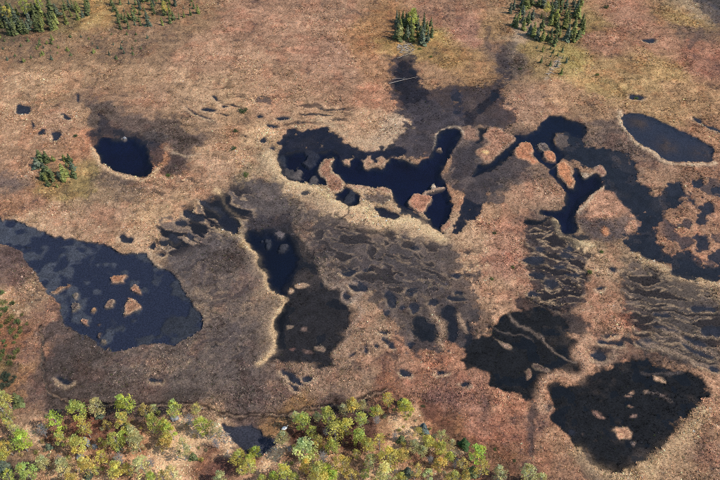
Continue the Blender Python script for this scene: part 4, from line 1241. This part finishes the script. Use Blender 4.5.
# ---- saplings between the birches
SAP = [('left', P_) for P_ in scatter([(2,420),(60,412),(180,412),(220,440),(200,478),(2,478)], 62, 6.5, rr)]
SAP += [('right', P_) for P_ in scatter([(290,424),(330,410),(400,405),(440,436),(500,470),(490,479),(280,479)], 62, 6.5, rr)]
for side in ('left', 'right'):
    for q, (px, py) in enumerate(p for w_, p in SAP if w_ == side):
        x, y = at(px, py)
        r = rr.uniform(1.6, 3.4) * MPP(py)
        v = rr.uniform(.7, 1.2)
        c = rr.choice(((0.46, 0.40, 0.12), (0.36, 0.36, 0.12), (0.50, 0.38, 0.18), (0.42, 0.40, 0.24)))
        e = plant('birch_sapling', BUSH[rr.randrange(5)], ('stem', 'foliage'), float(x), float(y), (r, r, r * rr.uniform(1.0, 1.6)), [t * v for t in c], rr, 5)
        tag(e, '%s low leafy sapling from the left in the %s half of the wood' % (ordinal(q + 1), side), 'sapling', 'saplings between the birches')

# ---- boulders
def boulder(px, py, a, b, h, ang, lab):
    bm = bmesh.new()
    bmesh.ops.create_icosphere(bm, subdivisions=4, radius=1)
    s0 = rr.random() * 50
    for v in bm.verts:
        d = v.co.copy()
        f = 1 + 0.22 * float(fbm(np.array(d.x * 1.3 + s0), np.array(d.y * 1.3 + d.z), 1.0, 3, 9)) 
        f -= 0.12 * abs(math.sin(3 * d.x + 2 * d.z + s0))
        v.co = Vector((d.x * a * f, d.y * b * f, d.z * h * f))
    me = bpy.data.meshes.new('boulder')
    bm.to_mesh(me)
    bm.free()
    me.materials.append(M_rock)
    o = link('boulder', me)
    x, y = at(px, py)
    o.location = (float(x), float(y), float(ground_z(x, y)) + h * 0.35)
    o.rotation_euler = (0, 0, R(ang))
    tag(o, lab, 'boulder', 'boulders in the near wood')


boulder(88, 444, 1.25, 0.45, 0.5, -52, 'long grey slab of rock among the left hand birches')
boulder(95, 448, 0.6, 0.4, 0.4, -30, 'small grey rock touching the foot of the long slab')
boulder(175, 419, 0.8, 0.6, 0.5, 20, 'rounded grey boulder on the straw under the second birch row')
boulder(81, 458, 0.7, 0.5, 0.5, 0, 'pale grey boulder below the long slab')
boulder(125, 138.4, 0.42, 0.3, 0.3, 0, 'tiny pale stone in the round pond near its upper bank')


# ---- fallen trunks with broken branches
def fallen(p0, p1, rad, mat, lab, nbr=6):
    x0, y0 = map(float, at(*p0))
    x1, y1 = map(float, at(*p1))
    z0, z1 = float(ground_z(x0, y0)), float(ground_z(x1, y1))
    e = bpy.data.objects.new('fallen_trunk', None)
    e.location = (x0, y0, z0)
    col.objects.link(e)
    d = Vector((x1 - x0, y1 - y0, z1 - z0))
    S = Soup()
    P = [d * t + Vector((rr.uniform(-.06, .06), rr.uniform(-.06, .06), 0.12 + rad + 0.15 * math.sin(t * 3))) for t in np.linspace(0, 1, 7)]
    S.add(*tube(P, list(np.linspace(rad, rad * 0.3, 7)), 7))
    link('trunk', S.mesh('fallen_trunk', mat, True), e)
    for k in range(nbr):
        q = d * rr.uniform(.35, .98) + Vector((0, 0, 0.2 + rad))
        b = rand_dir(rr)
        b.z = abs(b.z) * .6
        B = Soup()
        B.add(*tube([q, q + b * .4, q + b * rr.uniform(.6, 1.0) + Vector((0, 0, .05))], [rad * .35, rad * .25, rad * .08], 5))
        link('branch', B.mesh('branch', mat, True), e)
    tag(e, lab, 'log', 'fallen trunks')


fallen((469, 480), (446, 444), 0.11, M_grey, 'long grey fallen trunk running up through the right hand birches')
fallen((196, 414), (204, 409), 0.09, M_pale, 'pale broken trunk leaning at the track behind a golden birch', 3)
fallen((211, 439), (220, 433), 0.08, M_grey, 'short grey fallen trunk on the bank of the small pond', 4)
fallen((389, 85), (418, 77.5), 0.09, M_pale, 'long bleached trunk lying across the dark channel', 5)
fallen((392, 80), (404, 79), 0.06, M_pale, 'short bleached trunk just above the long one in the channel', 2)
fallen((397, 59), (413, 54), 0.08, M_pale, 'bleached trunk across the channel below the driftwood', 4)


# ---- bleached driftwood under the far spruces
def driftwood(poly, n, lab):
    xs, yy_ = at(*np.mean(np.array(poly), 0))
    e = bpy.data.objects.new('driftwood_pile', None)
    e.location = (float(xs), float(yy_), float(ground_z(xs, yy_)))
    col.objects.link(e)
    for (px, py) in scatter(poly, n, 0.8, rr):
        x, y = map(float, at(px, py))
        t = rr.uniform(-.9, .9)
        L_ = rr.uniform(.14, 0.34) if y < 90 else rr.uniform(.3, 0.8)
        c = Vector((x, y, float(ground_z(x, y)) + 0.10)) - Vector(e.location)
        d = Vector((math.cos(t), math.sin(t), rr.uniform(-.1, .15))) * L_
        S = Soup()
        S.add(*tube([c - d, c + Vector((0, 0, .06)), c + d], [.045, .055, .025] if y < 90 else [.08, .10, .05], 5))
        link('stick', S.mesh('stick', M_pale, True), e)
    tag(e, lab, 'driftwood', 'bleached driftwood piles')


driftwood([(397,46),(412,44),(414,52),(400,54)], 34, 'pale pile of driftwood at the foot of the channel spruces')
driftwood([(545,74),(552,64),(560,58),(562,62),(554,72),(548,78)], 16, 'pale streak of driftwood below the spruce tail')
driftwood([(260,454),(266,450),(276,448),(268,456)], 14, 'pale sticks at the lower bank of the small charcoal pond')
driftwood([(218,432),(228,430),(234,444),(230,450),(222,442)], 44, 'pale broken sticks on the left bank of the small charcoal pond')

# ---- white long-necked bird by the small pond
def bird(px, py):
    x, y = map(float, at(px, py))
    e = bpy.data.objects.new('white_bird', None)
    e.location = (x, y, float(ground_z(x, y)))
    e.rotation_euler = (0, 0, R(20))
    col.objects.link(e)
    S = Soup()
    spine = [(-.62, 0, .42), (-.52, 0, .46), (-.32, 0, .50), (-.05, 0, .50), (.18, 0, .50), (.32, 0, .56), (.40, 0, .68), (.42, 0, .84), (.40, 0, 1.0), (.42, 0, 1.10), (.48, 0, 1.14), (.55, 0, 1.13), (.60, 0, 1.11)]
    S.add(*tube(spine, [.02, .10, .21, .25, .21, .13, .075, .055, .05, .058, .07, .05, .015], 12))
    link('body', S.mesh('bird_body', M_feather, True), e)
    for s in (-1, 1):
        W = Soup()
        W.add(*tube([(.16, s * .20, .56), (-.10, s * .25, .58), (-.40, s * .17, .54), (-.66, s * .05, .46)], [.03, .11, .08, .01], 8))
        link('wing', W.mesh('bird_wing', M_feather, True), e)
        G = Soup()
        G.add(*tube([(0, s * .09, .36), (.02, s * .09, .18), (0, s * .09, -.03)], [.035, .018, .018], 6))
        link('leg', G.mesh('bird_leg', M_beak, True), e)
    B = Soup()
    B.add(*tube([(.58, 0, 1.12), (.66, 0, 1.09), (.72, 0, 1.07)], [.035, .025, .008], 7))
    link('beak', B.mesh('bird_beak', M_beak, True), e)
    tag(e, 'white long-necked bird standing beside the small charcoal pond', 'bird')


bird(285.5, 430)
